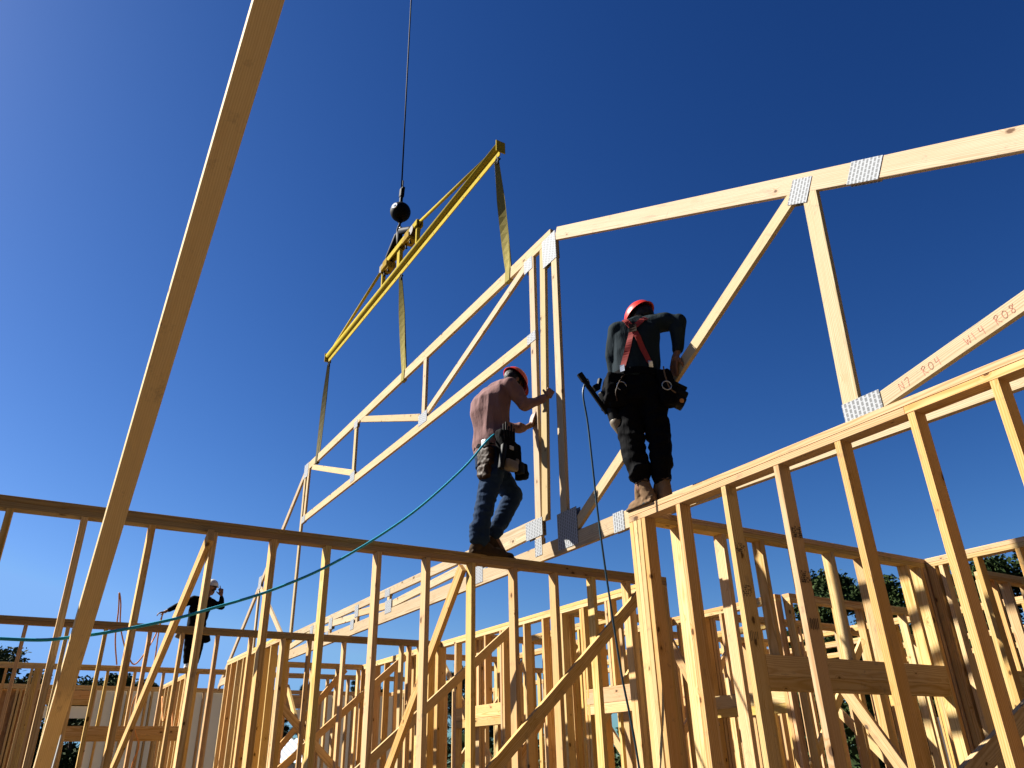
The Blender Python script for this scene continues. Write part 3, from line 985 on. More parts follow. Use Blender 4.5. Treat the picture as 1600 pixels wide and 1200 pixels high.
def hand(bm, wrist, palm_c, fdir, side, normal, curl, thumb_side, sc=1.0):
    """palm and five separate fingers; fdir = finger direction, side = across the palm, normal = palm side the fingers close to"""
    wrist, c, fdir, side, normal = Vector(wrist), Vector(palm_c), Vector(fdir).normalized(), Vector(side).normalized(), Vector(normal).normalized()
    capsule(bm, wrist, c - fdir * .03 * sc, .024 * sc, .028 * sc)
    for s in (-.028, -.010, .010, .028):
        capsule(bm, c - fdir * .035 * sc + side * s * .8 * sc, c + fdir * .035 * sc + side * s * sc, .0135 * sc, .0125 * sc)
    lens = (.060, .074, .080, .070)
    for i, s in enumerate((-.032, -.011, .011, .032)):
        base = c + fdir * .042 * sc + side * s * sc
        L = lens[i] * sc if thumb_side > 0 else lens[3 - i] * sc
        a = curl + .12 * (i - 1.5) * .5
        pts = [base]
        ang = a * .35
        for seg_l in (.45, .32, .23):
            d = fdir * math.cos(ang) + normal * math.sin(ang) + side * s * 1.2
            pts.append(pts[-1] + d.normalized() * L * seg_l)
            ang += a * .6
        chain(bm, pts, [.0105 * sc, .0098 * sc, .0090 * sc, .0078 * sc])
    tb = c - fdir * .022 * sc + side * .036 * thumb_side * sc
    t1 = tb + (side * thumb_side * .75 + fdir * .75 + normal * .35).normalized() * .042 * sc
    t2 = t1 + (fdir * .9 + normal * (.3 + curl * .5) + side * thumb_side * .15).normalized() * .034 * sc
    chain(bm, [c - fdir * .035 * sc + side * .02 * thumb_side * sc, tb, t1, t2], [.014 * sc, .014 * sc, .0115 * sc, .009 * sc])


def head_parts(bm, c, fwd, up, sc=1.0):
    """skull with brow, nose, lips, chin and ears around centre c"""
    c, fwd, up = Vector(c), Vector(fwd).normalized(), Vector(up)
    up = (up - fwd * up.dot(fwd)).normalized()
    rt = fwd.cross(up)
    rot = Matrix((rt, fwd, up)).transposed()
    ellipsoid(bm, c + up * .03 * sc - fwd * .012 * sc, .075 * sc, .095 * sc, .092 * sc, rot)
    ellipsoid(bm, c - up * .045 * sc + fwd * .03 * sc, .060 * sc, .068 * sc, .075 * sc, rot)
    capsule(bm, c - up * .10 * sc + fwd * .075 * sc - rt * .012 * sc, c - up * .10 * sc + fwd * .075 * sc + rt * .012 * sc, .020 * sc, .020 * sc)
    capsule(bm, c + up * .012 * sc + fwd * .088 * sc, c - up * .030 * sc + fwd * .110 * sc, .009 * sc, .014 * sc)
    capsule(bm, c + up * .03 * sc + fwd * .083 * sc - rt * .035 * sc, c + up * .03 * sc + fwd * .083 * sc + rt * .035 * sc, .011 * sc, .011 * sc)
    capsule(bm, c - up * .062 * sc + fwd * .090 * sc - rt * .02 * sc, c - up * .062 * sc + fwd * .090 * sc + rt * .02 * sc, .008 * sc, .008 * sc)
    for s in (-1, 1):
        ellipsoid(bm, c + rt * s * .078 * sc - fwd * .008 * sc - up * .008 * sc, .010 * sc, .019 * sc, .032 * sc, rot)
        ellipsoid(bm, c + rt * s * .030 * sc + fwd * .080 * sc + up * .012 * sc, .012 * sc, .008 * sc, .009 * sc, rot)
    return rot


def hard_hat(parent, c, fwd, up, mat, sc=1.0):
    c, fwd, up = Vector(c), Vector(fwd).normalized(), Vector(up)
    up = (up - fwd * up.dot(fwd)).normalized()
    rt = fwd.cross(up)
    bm = bmesh.new()
    seg, rows = 36, 10

    def dome(off, flip):
        rings = []
        for i in range(rows):
            t = (math.pi / 2) * i / rows
            ring = []
            for j in range(seg):
                a = 2 * math.pi * j / seg
                rx, ry, rz = (.108 - off) * sc, (.135 - off) * sc, (.112 - off) * sc
                ridge = 1 + .035 * math.exp(-(math.sin(a) ** 2) * 0 - (math.cos(a) * math.cos(t) * 4.5) ** 2)
                ring.append(bm.verts.new(c + rt * math.cos(a) * math.cos(t) * rx + fwd * math.sin(a) * math.cos(t) * ry + up * math.sin(t) * rz * ridge))
            rings.append(ring)
        top = bm.verts.new(c + up * (.112 - off) * sc * 1.035)
        for q0, q1 in zip(rings, rings[1:]):
            for j in range(seg):
                f = (q0[j], q0[(j + 1) % seg], q1[(j + 1) % seg], q1[j])
                bm.faces.new(f if not flip else f[::-1])
        for j in range(seg):
            f = (rings[-1][j], rings[-1][(j + 1) % seg], top)
            bm.faces.new(f if not flip else f[::-1])
        return rings[0]
    o0 = dome(0, False)
    i0 = dome(.005, True)
    rim = []
    for j in range(seg):
        a = 2 * math.pi * j / seg
        fr = max(0, math.sin(a))
        w = (.012 + .042 * fr ** 2) * sc
        rim.append(bm.verts.new(c + rt * math.cos(a) * (.108 * sc + w * .8) + fwd * math.sin(a) * (.135 * sc + w) - up * (.008 + .012 * fr) * sc))
    for j in range(seg):
        k_ = (j + 1) % seg
        bm.faces.new((rim[j], rim[k_], o0[k_], o0[j]))
        bm.faces.new((i0[j], i0[k_], rim[k_], rim[j]))
    hat = bm_obj('hard_hat', bm, mat, parent, True)
    bm = bmesh.new()
    pts = [c + rt * math.cos(a) * .088 * sc + fwd * math.sin(a) * .108 * sc - up * .012 * sc for a in [2 * math.pi * j / 24 for j in range(25)]]
    ribbon(bm, pts, .026 * sc, tuple(up), .004)
    bm_obj('head_band', bm, 'black_plastic', hat)
    return hat


def boot(bm, heel, toe, ankle, sc=1.0):
    heel, toe, ankle = Vector(heel), Vector(toe), Vector(ankle)
    d = (toe - heel).normalized()
    zup = Vector((0, 0, 1))
    capsule(bm, heel + zup * .035 + d * .035, heel.lerp(toe, .5) + zup * .035, .037 * sc, .042 * sc)
    capsule(bm, heel.lerp(toe, .45) + zup * .032, toe + zup * .030 - d * .04, .043 * sc, .036 * sc)
    capsule(bm, heel + d * .05 + zup * .05, ankle, .045 * sc, .046 * sc)
    capsule(bm, heel.lerp(toe, .55) + zup * .04, ankle + d * .01, .04 * sc, .042 * sc)
    rt = d.cross(zup)
    box_bm(bm, heel.lerp(toe, .5) + zup * .010, (.078 * sc, (toe - heel).length, .02), Matrix((rt, d, zup)).transposed(), .006)


def laid(bm, tree, pts, back, width, th, lift=.004):
    """lays a strap on a garment: points are pushed onto its surface along -back"""
    path, wd = [], []
    for p in pts:
        o = Vector(p) + Vector(back) * .35
        hit = tree.ray_cast(o, -Vector(back))
        if hit[0] is None:
            q = Vector(p); n = Vector(back)
        else:
            q, n = hit[0] + hit[1] * lift, hit[1]
        path.append(q); wd.append(n)
    sides = []
    for i in range(len(path)):
        d = (path[min(i + 1, len(path) - 1)] - path[max(i - 1, 0)]).normalized()
        sides.append(tuple(d.cross(wd[i]).normalized()))
    ribbon(bm, path, width, sides, th)


# ---- man in the mauve shirt, on the shaded wall
zu = Vector((0, 0, 1))
p1 = thing('person', (3.17, 5.495, 2 * S), 'man in a mauve long-sleeved shirt, jeans and red hard hat, hands on the truss posts', 'person')
f1 = Vector((.94, .30, 0)).normalized(); r1 = f1.cross(zu)
hipR, knR, anR = Vector((3.245, 5.42, 4.02)), Vector((3.125, 5.44, 3.53)), Vector((3.085, 5.465, 3.20))
hipL, knL, anL = Vector((3.225, 5.58, 4.02)), Vector((3.490, 5.57, 3.70)), Vector((3.265, 5.545, 3.29))
shR, elR, wrR = Vector((3.325, 5.325, 4.655)), Vector((3.475, 5.285, 4.475)), Vector((3.69, 5.30, 4.605))
shL, elL, wrL = Vector((3.275, 5.655, 4.645)), Vector((3.44, 5.68, 4.40)), Vector((3.655, 5.585, 4.40))
neck, hc = Vector((3.345, 5.475, 4.73)), Vector((3.462, 5.475, 4.795))
hf, hu = Vector((.72, .12, -.66)), Vector((.62, .06, .78))
bm = bmesh.new()
chain(bm, [hipR, knR, anR], [.075, .055, .042]); chain(bm, [hipL, knL, anL], [.075, .055, .042])
loft(bm, [((3.235, 5.50, 3.98), r1, f1, .14, .10), ((3.225, 5.49, 4.22), r1, f1, .135, .10), ((3.215, 5.49, 4.48), r1, f1, .16, .115), ((3.28, 5.485, 4.66), r1, f1, .15, .085)])
chain(bm, [(3.28, 5.485, 4.64), neck, hc], [.07, .056, .056])
chain(bm, [shR, elR, wrR], [.05, .038, .027]); chain(bm, [shL, elL, wrL], [.05, .038, .027])
hand(bm, wrR, (3.745, 5.287, 4.655), (.45, .15, .85), (.85, -.15, -.45), (0.35, .95, -.1), 1.1, -1)
hand(bm, wrL, (3.718, 5.562, 4.465), (.18, -.12, .97), (0, 1, .1), (1, 0, -.15), .22, 1)
capsule(bm, anR, (3.20, 5.47, 3.14), .04, .035); capsule(bm, anL, (3.36, 5.545, 3.15), .04, .035)
rot1 = head_parts(bm, hc, hf, hu)
body = fuse('body', bm, 'skin', p1, .0055, 3)
bm = bmesh.new()
loft(bm, [((3.232, 5.495, 4.03), r1, f1, .165, .128), ((3.226, 5.49, 4.12), r1, f1, .168, .132), ((3.222, 5.49, 4.26), r1, f1, .160, .130), ((3.210, 5.49, 4.42), r1, f1, .180, .140),
          ((3.222, 5.488, 4.54), r1, f1, .185, .140), ((3.268, 5.485, 4.645), r1, f1, .165, .105), ((3.315, 5.48, 4.71), r1, f1, .10, .07)])
chain(bm, [(3.29, 5.485, 4.65), shR, elR, wrR + (wrR - elR).normalized() * -.02], [.09, .074, .056, .037])
chain(bm, [(3.28, 5.50, 4.65), shL, elL, wrL + (wrL - elL).normalized() * -.02], [.09, .074, .056, .037])
shirt1 = fuse('shirt', bm, 'mauve', p1, .008, 3, .019, 7.5, (1, 1, .42))
bm = bmesh.new()
loft(bm, [((3.236, 5.50, 3.90), r1, f1, .15, .12), ((3.234, 5.50, 4.00), r1, f1, .160, .125), ((3.230, 5.495, 4.10), r1, f1, .155, .122)])
chain(bm, [hipR + Vector((0, .03, -.02)), hipR.lerp(knR, .5), knR, anR + Vector((0, 0, .10)), anR + Vector((0, 0, .035))], [.112, .096, .080, .075, .080])
chain(bm, [hipL + Vector((0, -.03, -.02)), hipL.lerp(knL, .5), knL, anL + (knL - anL) * .3, anL + Vector((0, 0, .04))], [.112, .096, .084, .072, .074])
for i in range(4):
    q = anR + Vector((.0, 0, .03 + .032 * i))
    chain(bm, [q + Vector((-.045, -.02, -.006)), q + Vector((.045, .02, .008))], [.055, .055])
jeans = fuse('jeans', bm, 'denim', p1, .008, 3, .012, 12., (.75, .75, 1.25))
bm = bmesh.new(); boot(bm, (3.00, 5.475, 3.103), (3.345, 5.475, 3.103), anR, 1.15)
fuse('boot', bm, 'shoe_brown', p1, .006, 2)
bm = bmesh.new(); boot(bm, (3.17, 5.555, 3.110), (3.47, 5.545, 3.103), anL + Vector((-.03, 0, -.03)))
fuse('boot', bm, 'shoe_brown', p1, .006, 2)
hat1 = hard_hat(p1, hc + hu.normalized() * .045 + hf.normalized() * .005, hf, hu, 'helmet_red')
bm = bmesh.new()
R1 = rot1
ellipsoid(bm, hc + hu.normalized() * .022 - hf.normalized() * .022, .082, .094, .088, R1)
fuse('hair', bm, 'hair', p1, .007, 2, .004, 40)
bm = bmesh.new()
ellipsoid(bm, hc - hu.normalized() * .062 + hf.normalized() * .050, .066, .072, .066, R1)
fuse('face_cover', bm, 'black_cloth', p1, .006, 2)
# belt with pouches
bm = bmesh.new()
ring = [Vector((3.231, 5.497, 4.085)) + r1 * math.cos(a) * .176 + f1 * math.sin(a) * .142 for a in [2 * math.pi * i / 32 for i in range(33)]]
ribbon(bm, ring, .055, (0, 0, 1), .008)
belt = bm_obj('tool_belt', bm, 'black_cloth', p1)
bm = bmesh.new()
rz = Matrix((r1, f1, zu)).transposed()
B1 = Vector((3.231, 5.497, 4.0)) + r1 * .195
box_bm(bm, B1 - f1 * .035 + Vector((0, 0, .03)), (.10, .17, .30), rz @ Matrix.Rotation(.10, 3, 'X'), .03)
box_bm(bm, B1 + f1 * .05 + Vector((0, 0, -.02)), (.11, .15, .20), rz, .03)
box_bm(bm, B1 + f1 * .17 + Vector((0, 0, -.15)), (.11, .09, .14), rz @ Matrix.Rotation(.15, 3, 'X'), .02)
fuse('pouch', bm, 'black_cloth', belt, .007, 3, .007, 14)
bm = bmesh.new()
B2 = Vector((3.231, 5.497, 3.93)) - f1 * .135 + r1 * .05
box_bm(bm, B2 + Vector((0, 0, .02)), (.15, .075, .17), rz, .03)
box_bm(bm, B2 + Vector((0, .0, -.13)) - f1 * .02, (.12, .075, .12), rz, .03)
fuse('pouch', bm, 'leather', belt, .007, 3, .010, 18)
bm = bmesh.new()
box_bm(bm, B2 + r1 * .02 - f1 * .03 + Vector((0, 0, .13)), (.06, .05, .07), rz, .02)
bm_obj('tape_measure', bm, 'white_plastic', belt)
bm = bmesh.new()
for i in range(5):
    u = -.10 + i * .035
    capsule(bm, B1 + f1 * u + r1 * .035 + Vector((0, 0, .0)), B1 + f1 * (u - .02) + r1 * .055 + Vector((0, 0, .20 + .03 * (i % 2))), .010, .009, 8)
bm_obj('hand_tool', bm, 'black_plastic', belt, True)
bm = bmesh.new()
hb = Vector((3.34, 5.36, 4.09))
capsule(bm, hb, hb + Vector((.02, -.02, -.15)), .012, .014, 10)
capsule(bm, hb + Vector((.04, -.02, .01)), hb + Vector((-.03, 0, .02)), .014, .010, 10)
capsule(bm, hb + Vector((-.03, 0, .02)), hb + Vector((-.065, .01, .005)), .010, .004, 10)
tag(bm_obj('hammer', bm, 'black_steel', None, True), 'small hammer hanging in front of the thigh of the man in mauve', 'hammer')
ng = thing('nail_gun', (3.24, 5.30, 3.86), 'tan nail gun hung at the hip of the man in mauve', 'nail gun')
bm = bmesh.new()
C = Vector((3.285, 5.275, 3.855))
box_bm(bm, C, (.075, .15, .095), rz, .022)
box_bm(bm, C + f1 * .07 + Vector((0, 0, .05)), (.06, .05, .05), rz, .014)
bm_obj('motor_housing', bm, 'tool_tan', ng, True)
bm = bmesh.new()
box_bm(bm, C + f1 * .12 + Vector((0, 0, .005)), (.07, .07, .11), rz, .015)
box_bm(bm, C - f1 * .10 + Vector((0, 0, .06)), (.04, .05, .26), rz @ Matrix.Rotation(-.2, 3, 'X'), .012)
box_bm(bm, C - f1 * .04 + Vector((0, 0, .15)), (.035, .045, .20), rz @ Matrix.Rotation(.12, 3, 'X'), .012)
bm_obj('magazine', bm, 'black_plastic', ng, True)
bm = bmesh.new(); box_bm(bm, C - f1 * .0 + Vector((0, -.02, .155)), (.02, .05, .035), rz, .004)
bm_obj('label_plate', bm, 'white_plastic', ng)

# ---- man with the red suspenders, on the sunlit wall
p2 = thing('person', (3.47, 3.76, 2 * S), 'man in a dark shirt, red suspenders and red hard hat, seen from behind', 'person')
f2 = Vector((.46, .89, 0)).normalized(); r2 = f2.cross(zu)
fl2 = (f2 + Vector((0, 0, -.12))).normalized()
hipR, knR, anR = Vector((3.553, 3.735, 3.95)), Vector((3.545, 3.69, 3.52)), Vector((3.537, 3.695, 3.23))
hipL, knL, anL = Vector((3.405, 3.83, 3.95)), Vector((3.404, 3.815, 3.53)), Vector((3.430, 3.79, 3.23))
shL, elL, wrL = Vector((3.392, 3.825, 4.475)), Vector((3.357, 3.875, 4.275)), Vector((3.375, 3.925, 4.125))
shR, elR, wrR = Vector((3.665, 3.665, 4.555)), Vector((3.752, 3.565, 4.545)), Vector((3.722, 3.575, 4.275))
neck, hc = Vector((3.565, 3.772, 4.59)), Vector((3.618, 3.80, 4.648))
hf, hu = Vector((-.05, .86, -.50)), Vector((-.13, .47, .87))
bm = bmesh.new()
chain(bm, [hipR, knR, anR], [.075, .055, .042]); chain(bm, [hipL, knL, anL], [.075, .055, .042])
loft(bm, [((3.472, 3.79, 3.93), r2, f2, .14, .10), ((3.487, 3.79, 4.15), r2, f2, .135, .10), ((3.505, 3.785, 4.37), r2, fl2, .155, .11), ((3.528, 3.77, 4.52), r2, fl2, .14, .08)])
chain(bm, [(3.53, 3.77, 4.52), neck, hc], [.07, .056, .056])
chain(bm, [shR, elR, wrR], [.05, .038, .027]); chain(bm, [shL, elL, wrL], [.05, .038, .027])
hand(bm, wrR, (3.712, 3.605, 4.205), (.05, .42, -.9), (.0, .9, .42), (1, 0, .05), .55, -1)
hand(bm, wrL, (3.372, 3.955, 4.07), (.15, .45, -.85), (.9, -.3, .1), (.3, .8, .3), .7, 1)
capsule(bm, anR + Vector((0, .01, -.03)), (3.535, 3.80, 3.142), .034, .026); capsule(bm, anL + Vector((.012, .0, -.03)), (3.458, 3.85, 3.142), .034, .026)
rot2 = head_parts(bm, hc, hf, hu)
fuse('body', bm, 'skin', p2, .0055, 3)
bm = bmesh.new()
loft(bm, [((3.478, 3.79, 4.06), r2, f2, .168, .132), ((3.487, 3.79, 4.16), r2, f2, .168, .134), ((3.497, 3.787, 4.28), r2, fl2, .176, .138), ((3.508, 3.78, 4.40), r2, fl2, .190, .142),
          ((3.520, 3.775, 4.49), r2, fl2, .178, .125), ((3.532, 3.775, 4.56), r2, fl2, .105, .085)])
chain(bm, [(3.54, 3.76, 4.50), shR, elR, wrR + Vector((0, 0, .03))], [.095, .078, .062, .038])
chain(bm, [(3.50, 3.79, 4.46), shL, elL, wrL + Vector((0, -.01, .03))], [.095, .078, .06, .040])
shirt2 = fuse('shirt', bm, 'slate', p2, .008, 3, .020, 7.5, (1, 1, .5))
tree2 = BVHTree.FromPolygons([shirt2.matrix_basis @ v.co + p2.location for v in shirt2.data.vertices], [tuple(q.vertices) for q in shirt2.data.polygons])
bm = bmesh.new()
back = (-f2 + Vector((-.05, 0, -.05))).normalized()


def on_back(u, z):
    """a point inside the torso, u metres to the right of its middle"""
    return Vector((3.50, 3.785, z)) + r2 * u


def line(a, b, n=9):
    return [Vector(a).lerp(Vector(b), i / (n - 1)) for i in range(n)]


X0 = on_back(-.035, 4.445)
CL, CR = on_back(-.135, 4.125), on_back(.060, 4.15)
laid(bm, tree2, line(X0, CL, 16), back, .042, .004)
laid(bm, tree2, line(X0, CR, 16), back, .042, .004, .0065)
laid(bm, tree2, line(X0, on_back(-.085, 4.535), 8), back, .040, .004, .0055)
laid(bm, tree2, line(X0, on_back(.085, 4.560), 8), back, .040, .004, .0075)
susp = bm_obj('suspenders', bm, 'red_strap', p2)
bm = bmesh.new()
laid(bm, tree2, line(X0 + Vector((0, 0, .035)), X0 - Vector((0, 0, .035)), 4), back, .055, .006, .012)
bm_obj('back_patch', bm, 'leather', susp)
for q in (CL - Vector((0, 0, .008)), CR - Vector((0, 0, .008))):
    bm = bmesh.new()
    laid(bm, tree2, line(Vector(q) + Vector((0, 0, .022)), Vector(q) - Vector((0, 0, .03)), 4), back, .036, .006, .012)
    bm_obj('clip', bm, 'steel', susp)
bm = bmesh.new()
loft(bm, [((3.474, 3.79, 3.86), r2, f2, .16, .13), ((3.474, 3.79, 3.97), r2, f2, .172, .138), ((3.482, 3.79, 4.10), r2, f2, .160, .128)])
chain(bm, [hipR + Vector((-.02, .0, -.03)), hipR.lerp(knR, .5), knR, knR.lerp(anR, .62), anR + Vector((0, 0, .085))], [.118, .092, .072, .068, .060])
chain(bm, [hipL + Vector((.02, .0, -.03)), hipL.lerp(knL, .5), knL, knL.lerp(anL, .62), anL + Vector((0, 0, .085))], [.118, .096, .080, .074, .062])
for an, o in ((anR, .004), (anL, -.012)):
    for i, rr_ in enumerate((.060, .066, .070)):
        capsule(bm, an + Vector((o - .010, 0, .075 + .032 * i)), an + Vector((o + .012, .004, .083 + .032 * i)), rr_, rr_)
for an in (anR, anL):
    capsule(bm, an + Vector((-.008, 0, .055)), an + Vector((.008, 0, .060)), .052, .052)
fuse('trousers', bm, 'black_cloth', p2, .008, 2, .020, 9., (.8, .8, 1.2))
for heel, toe, an in (((3.447, 3.700, 3.103), (3.457, 3.968, 3.103), anL), ((3.535, 3.63, 3.103), (3.532, 3.91, 3.103), anR)):
    bm = bmesh.new(); boot(bm, heel, toe, Vector(an) + Vector((0, 0, .045)), 1.03)
    bt = fuse('boot', bm, 'suede', p2, .006, 2, .0035, 24)
    hv, tv = Vector(heel), Vector(toe)
    dv = (tv - hv).normalized()
    bm = bmesh.new(); box_bm(bm, hv.lerp(tv, .5) + zu * .008, (.080, (tv - hv).length, .016), Matrix((dv.cross(zu), dv, zu)).transposed(), .01)
    bm_obj('sole', bm, 'black_plastic', bt)
    bm = bmesh.new()
    aa = Vector(an)
    pts = [aa + Vector((-.053, .01, .02)), aa + Vector((-.04, -.038, .035)), aa + Vector((.0, -.056, .03)), aa + Vector((.04, -.036, .045)), aa + Vector((.054, .01, .03))]
    me = tube_mesh(catmull(pts, 4), .0045, 6)
    link_mesh('lace', me, M['leather'], bt, None, True); bm.free()
hard_hat(p2, hc + hu.normalized() * .045, hf, hu, 'helmet_red')
bm = bmesh.new()
ellipsoid(bm, hc + hu.normalized() * .018 - hf.normalized() * .022, .083, .094, .092, rot2)
fuse('hair', bm, 'hair', p2, .007, 2, .004, 40)
bm = bmesh.new()
capsule(bm, neck + Vector((-.01, 0, -.02)), neck.lerp(hc, .45), .066, .062)
fuse('collar', bm, 'black_cloth', p2, .007, 2, .004, 20)
bm = bmesh.new()
ring = [Vector((3.480, 3.79, 4.085)) + r2 * math.cos(a) * .182 + f2 * math.sin(a) * .150 for a in [2 * math.pi * i / 32 for i in range(33)]]
ribbon(bm, ring, .05, (0, 0, 1), .007)
belt2 = bm_obj('tool_belt', bm, 'black_cloth', p2)
rz2 = Matrix((r2, f2, zu)).transposed()
Lc = Vector((3.300, 3.862, 3.960)); Rc = Vector((3.63, 3.665, 3.985))
bm = bmesh.new()
box_bm(bm, Lc + Vector((0, 0, .0)), (.13, .22, .24), rz2 @ Matrix.Rotation(.15, 3, 'Y'), .03)
box_bm(bm, Lc - f2 * .03 + Vector((.035, 0, -.03)), (.15, .16, .22), rz2, .04)
box_bm(bm, Lc - f2 * .05 + Vector((.02, 0, -.06)), (.13, .12, .16), rz2, .03)
capsule(bm, Lc - f2 * .10 + Vector((.06, 0, .06)), Lc - f2 * .13 + Vector((.07, 0, -.03)), .028, .032)
fuse('pouch', bm, 'black_cloth', belt2, .007, 2, .006, 16)
bm = bmesh.new()
box_bm(bm, Rc, (.12, .20, .24), rz2 @ Matrix.Rotation(-.18, 3, 'Y'), .03)
box_bm(bm, Rc - f2 * .07 + Vector((-.01, 0, -.10)), (.12, .12, .15), rz2, .03)
fuse('pouch', bm, 'black_cloth', belt2, .007, 2, .006, 16)
for cc in (Lc - f2 * .135 + Vector((.05, 0, .0)), Rc - f2 * .14 + Vector((-.03, 0, -.05))):
    ringp = [cc + r2 * math.cos(a) * .034 + zu * math.sin(a) * .034 for a in [2 * math.pi * i / 16 for i in range(17)]]
    link_mesh('hammer_ring', tube_mesh(ringp, .0045, 6), M['steel'], belt2, None, True)
link_mesh('belt_cord', tube_mesh(catmull([Rc + Vector((-.06, -.08, .13)), Rc + Vector((-.075, -.10, .05)), Rc + Vector((-.065, -.12, -.06)), Rc + Vector((-.03, -.14, -.10))], 5), .006, 6), M['suede'], belt2, None, True)
link_mesh('belt_cord', tube_mesh(catmull([Lc + Vector((.03, -.12, .10)), Lc + Vector((-.02, -.13, .05)), Lc + Vector((-.06, -.11, -.05)), Lc + Vector((-.05, -.10, -.12))], 5), .005, 6), M['leather'], belt2, None, True)
bm = bmesh.new()
for a, b in (((.02, .09, .06), (.03, .11, .22)), ((.045, .06, .06), (.06, .07, .20))):
    capsule(bm, Rc + Vector(a), Rc + Vector(b), .012, .010, 8)
bm_obj('pencil', bm, 'white_plastic', belt2, True)
# nail gun at the left hip, long magazine pointing up and out
ng = thing('nail_gun', (3.25, 3.90, 3.75), 'nail gun with a long black magazine at the left hip of the man in suspenders', 'nail gun')
g0, g1 = Vector((3.082, 3.955, 4.10)), Vector((3.268, 3.90, 3.80))
d = (g1 - g0).normalized()
sd = d.cross(Vector((.4, .9, 0))).normalized()
rot = Matrix((d, sd, d.cross(sd))).transposed()
bm = bmesh.new(); box_bm(bm, g0.lerp(g1, .5), ((g1 - g0).length, .034, .022), rot, .005); box_bm(bm, g0 + d * .03, (.07, .042, .03), rot, .006)
bm_obj('magazine', bm, 'black_plastic', ng)
bm = bmesh.new()
capsule(bm, g1 + Vector((.03, -.02, .02)), g1 + Vector((.06, -.03, -.06)), .045, .055, 16)
box_bm(bm, g1 + Vector((.0, .0, .10)), (.05, .06, .16), Matrix.Rotation(-.5, 3, 'Y'), .015)
bm_obj('motor_housing', bm, 'black_plastic', ng, True)
bm = bmesh.new()
capsule(bm, g1 + Vector((.055, -.03, -.07)), g1 + Vector((.085, -.035, -.13)), .052, .040, 16)
bm_obj('end_cap', bm, 'tool_tan', ng, True)
bm = bmesh.new()
box_bm(bm, g0 + Vector((.130, -.02, -.09)), (.05, .05, .035), rot, .01)
box_bm(bm, g0 + Vector((.150, -.03, -.06)), (.028, .028, .10), Matrix.Rotation(.3, 3, 'Y'), .008)
bm_obj('trigger_handle', bm, 'black_plastic', ng)
# cordless drill at the right hip
dr = thing('cordless_drill', Rc + Vector((.06, -.06, -.1)), 'black power tool with an orange dot at the right hip of the man in suspenders', 'power tool')
dd = (r2 + Vector((0, 0, -.55))).normalized(); ds = dd.cross(f2).normalized()
rotd = Matrix((dd, f2, dd.cross(f2))).transposed()
DC = Rc + r2 * .055 - f2 * .05 + Vector((0, 0, -.045))
bm = bmesh.new()
box_bm(bm, DC + ds * -.0, (.20, .07, .055), rotd, .014)
box_bm(bm, DC + dd * .03 - ds * .068, (.15, .085, .075), rotd, .012)
box_bm(bm, DC + dd * -.0 + ds * .05, (.15, .06, .03), rotd, .01)
bm_obj('tool_housing', bm, 'black_plastic', dr, True)
for oo in (-.068, .068):
    bm = bmesh.new()
    q = bmesh.ops.create_cone(bm, cap_ends=True, segments=20, radius1=.017, radius2=.016, depth=.005)
    bmesh.ops.transform(bm, matrix=Matrix.Translation(DC + dd * .075 + ds * oo - f2 * .0445) @ (-f2).to_track_quat('Z', 'Y').to_matrix().to_4x4(), verts=q['verts'])
    if oo < 0: bm_obj('orange_badge', bm, 'orange', dr)
    else: bm.free()

# ---- pointing man, far away on the cross wall
p3 = thing('person', (2.50, 14.47, 2 * S), 'small far man in black with a white helmet, one finger raised', 'person')
f3 = Vector((.25, .97, 0)).normalized(); r3 = f3.cross(zu)
bm = bmesh.new()
hip3 = Vector((2.535, 14.47, 3.70))
hl, kl, al = Vector((2.47, 14.47, 3.70)), Vector((2.465, 14.44, 3.43)), Vector((2.482, 14.47, 3.18))
hr_, kr, ar = Vector((2.60, 14.47, 3.70)), Vector((2.605, 14.44, 3.43)), Vector((2.60, 14.47, 3.18))
chain(bm, [hl, kl, al], [.075, .055, .042]); chain(bm, [hr_, kr, ar], [.075, .055, .042])
loft(bm, [((2.535, 14.47, 3.66), r3, f3, .13, .09), ((2.535, 14.47, 3.86), r3, f3, .125, .09), ((2.555, 14.47, 4.10), r3, f3, .15, .10), ((2.60, 14.47, 4.25), r3, f3, .12, .07)])
chain(bm, [(2.60, 14.47, 4.23), (2.655, 14.47, 4.36), (2.69, 14.49, 4.43)], [.06, .052, .052])
chain(bm, [(2.43, 14.47, 4.25), (2.20, 14.46, 4.115), (2.02, 14.45, 4.01)], [.05, .038, .026])
chain(bm, [(2.70, 14.47, 4.22), (2.905, 14.45, 4.14), (2.872, 14.44, 4.33)], [.05, .038, .026])
hand(bm, (2.02, 14.45, 4.01), (1.965, 14.45, 3.985), (-.95, 0, -.25), (0, 1, 0), (0, 0, -1), .9, 1)
hand(bm, (2.872, 14.44, 4.33), (2.858, 14.44, 4.385), (-.1, 0, 1), (1, 0, .1), (0, 1, 0), 1.9, -1)
capsule(bm, (2.848, 14.44, 4.42), (2.825, 14.44, 4.50), .011, .009)
capsule(bm, al, (2.49, 14.53, 3.13), .04, .035); capsule(bm, ar, (2.61, 14.53, 3.13), .04, .035)
rot3 = head_parts(bm, (2.697, 14.49, 4.455), (.35, .9, .1), (.05, -.05, 1), .98)
fuse('body', bm, 'skin', p3, .0075, 3)
bm = bmesh.new()
loft(bm, [((2.535, 14.47, 3.74), r3, f3, .155, .12), ((2.535, 14.47, 3.88), r3, f3, .15, .118), ((2.545, 14.47, 4.06), r3, f3, .175, .13), ((2.575, 14.47, 4.20), r3, f3, .165, .11), ((2.62, 14.47, 4.29), r3, f3, .09, .075)])
chain(bm, [(2.52, 14.47, 4.21), (2.43, 14.47, 4.23), (2.20, 14.46, 4.115), (2.05, 14.45, 4.025)], [.08, .07, .05, .036])
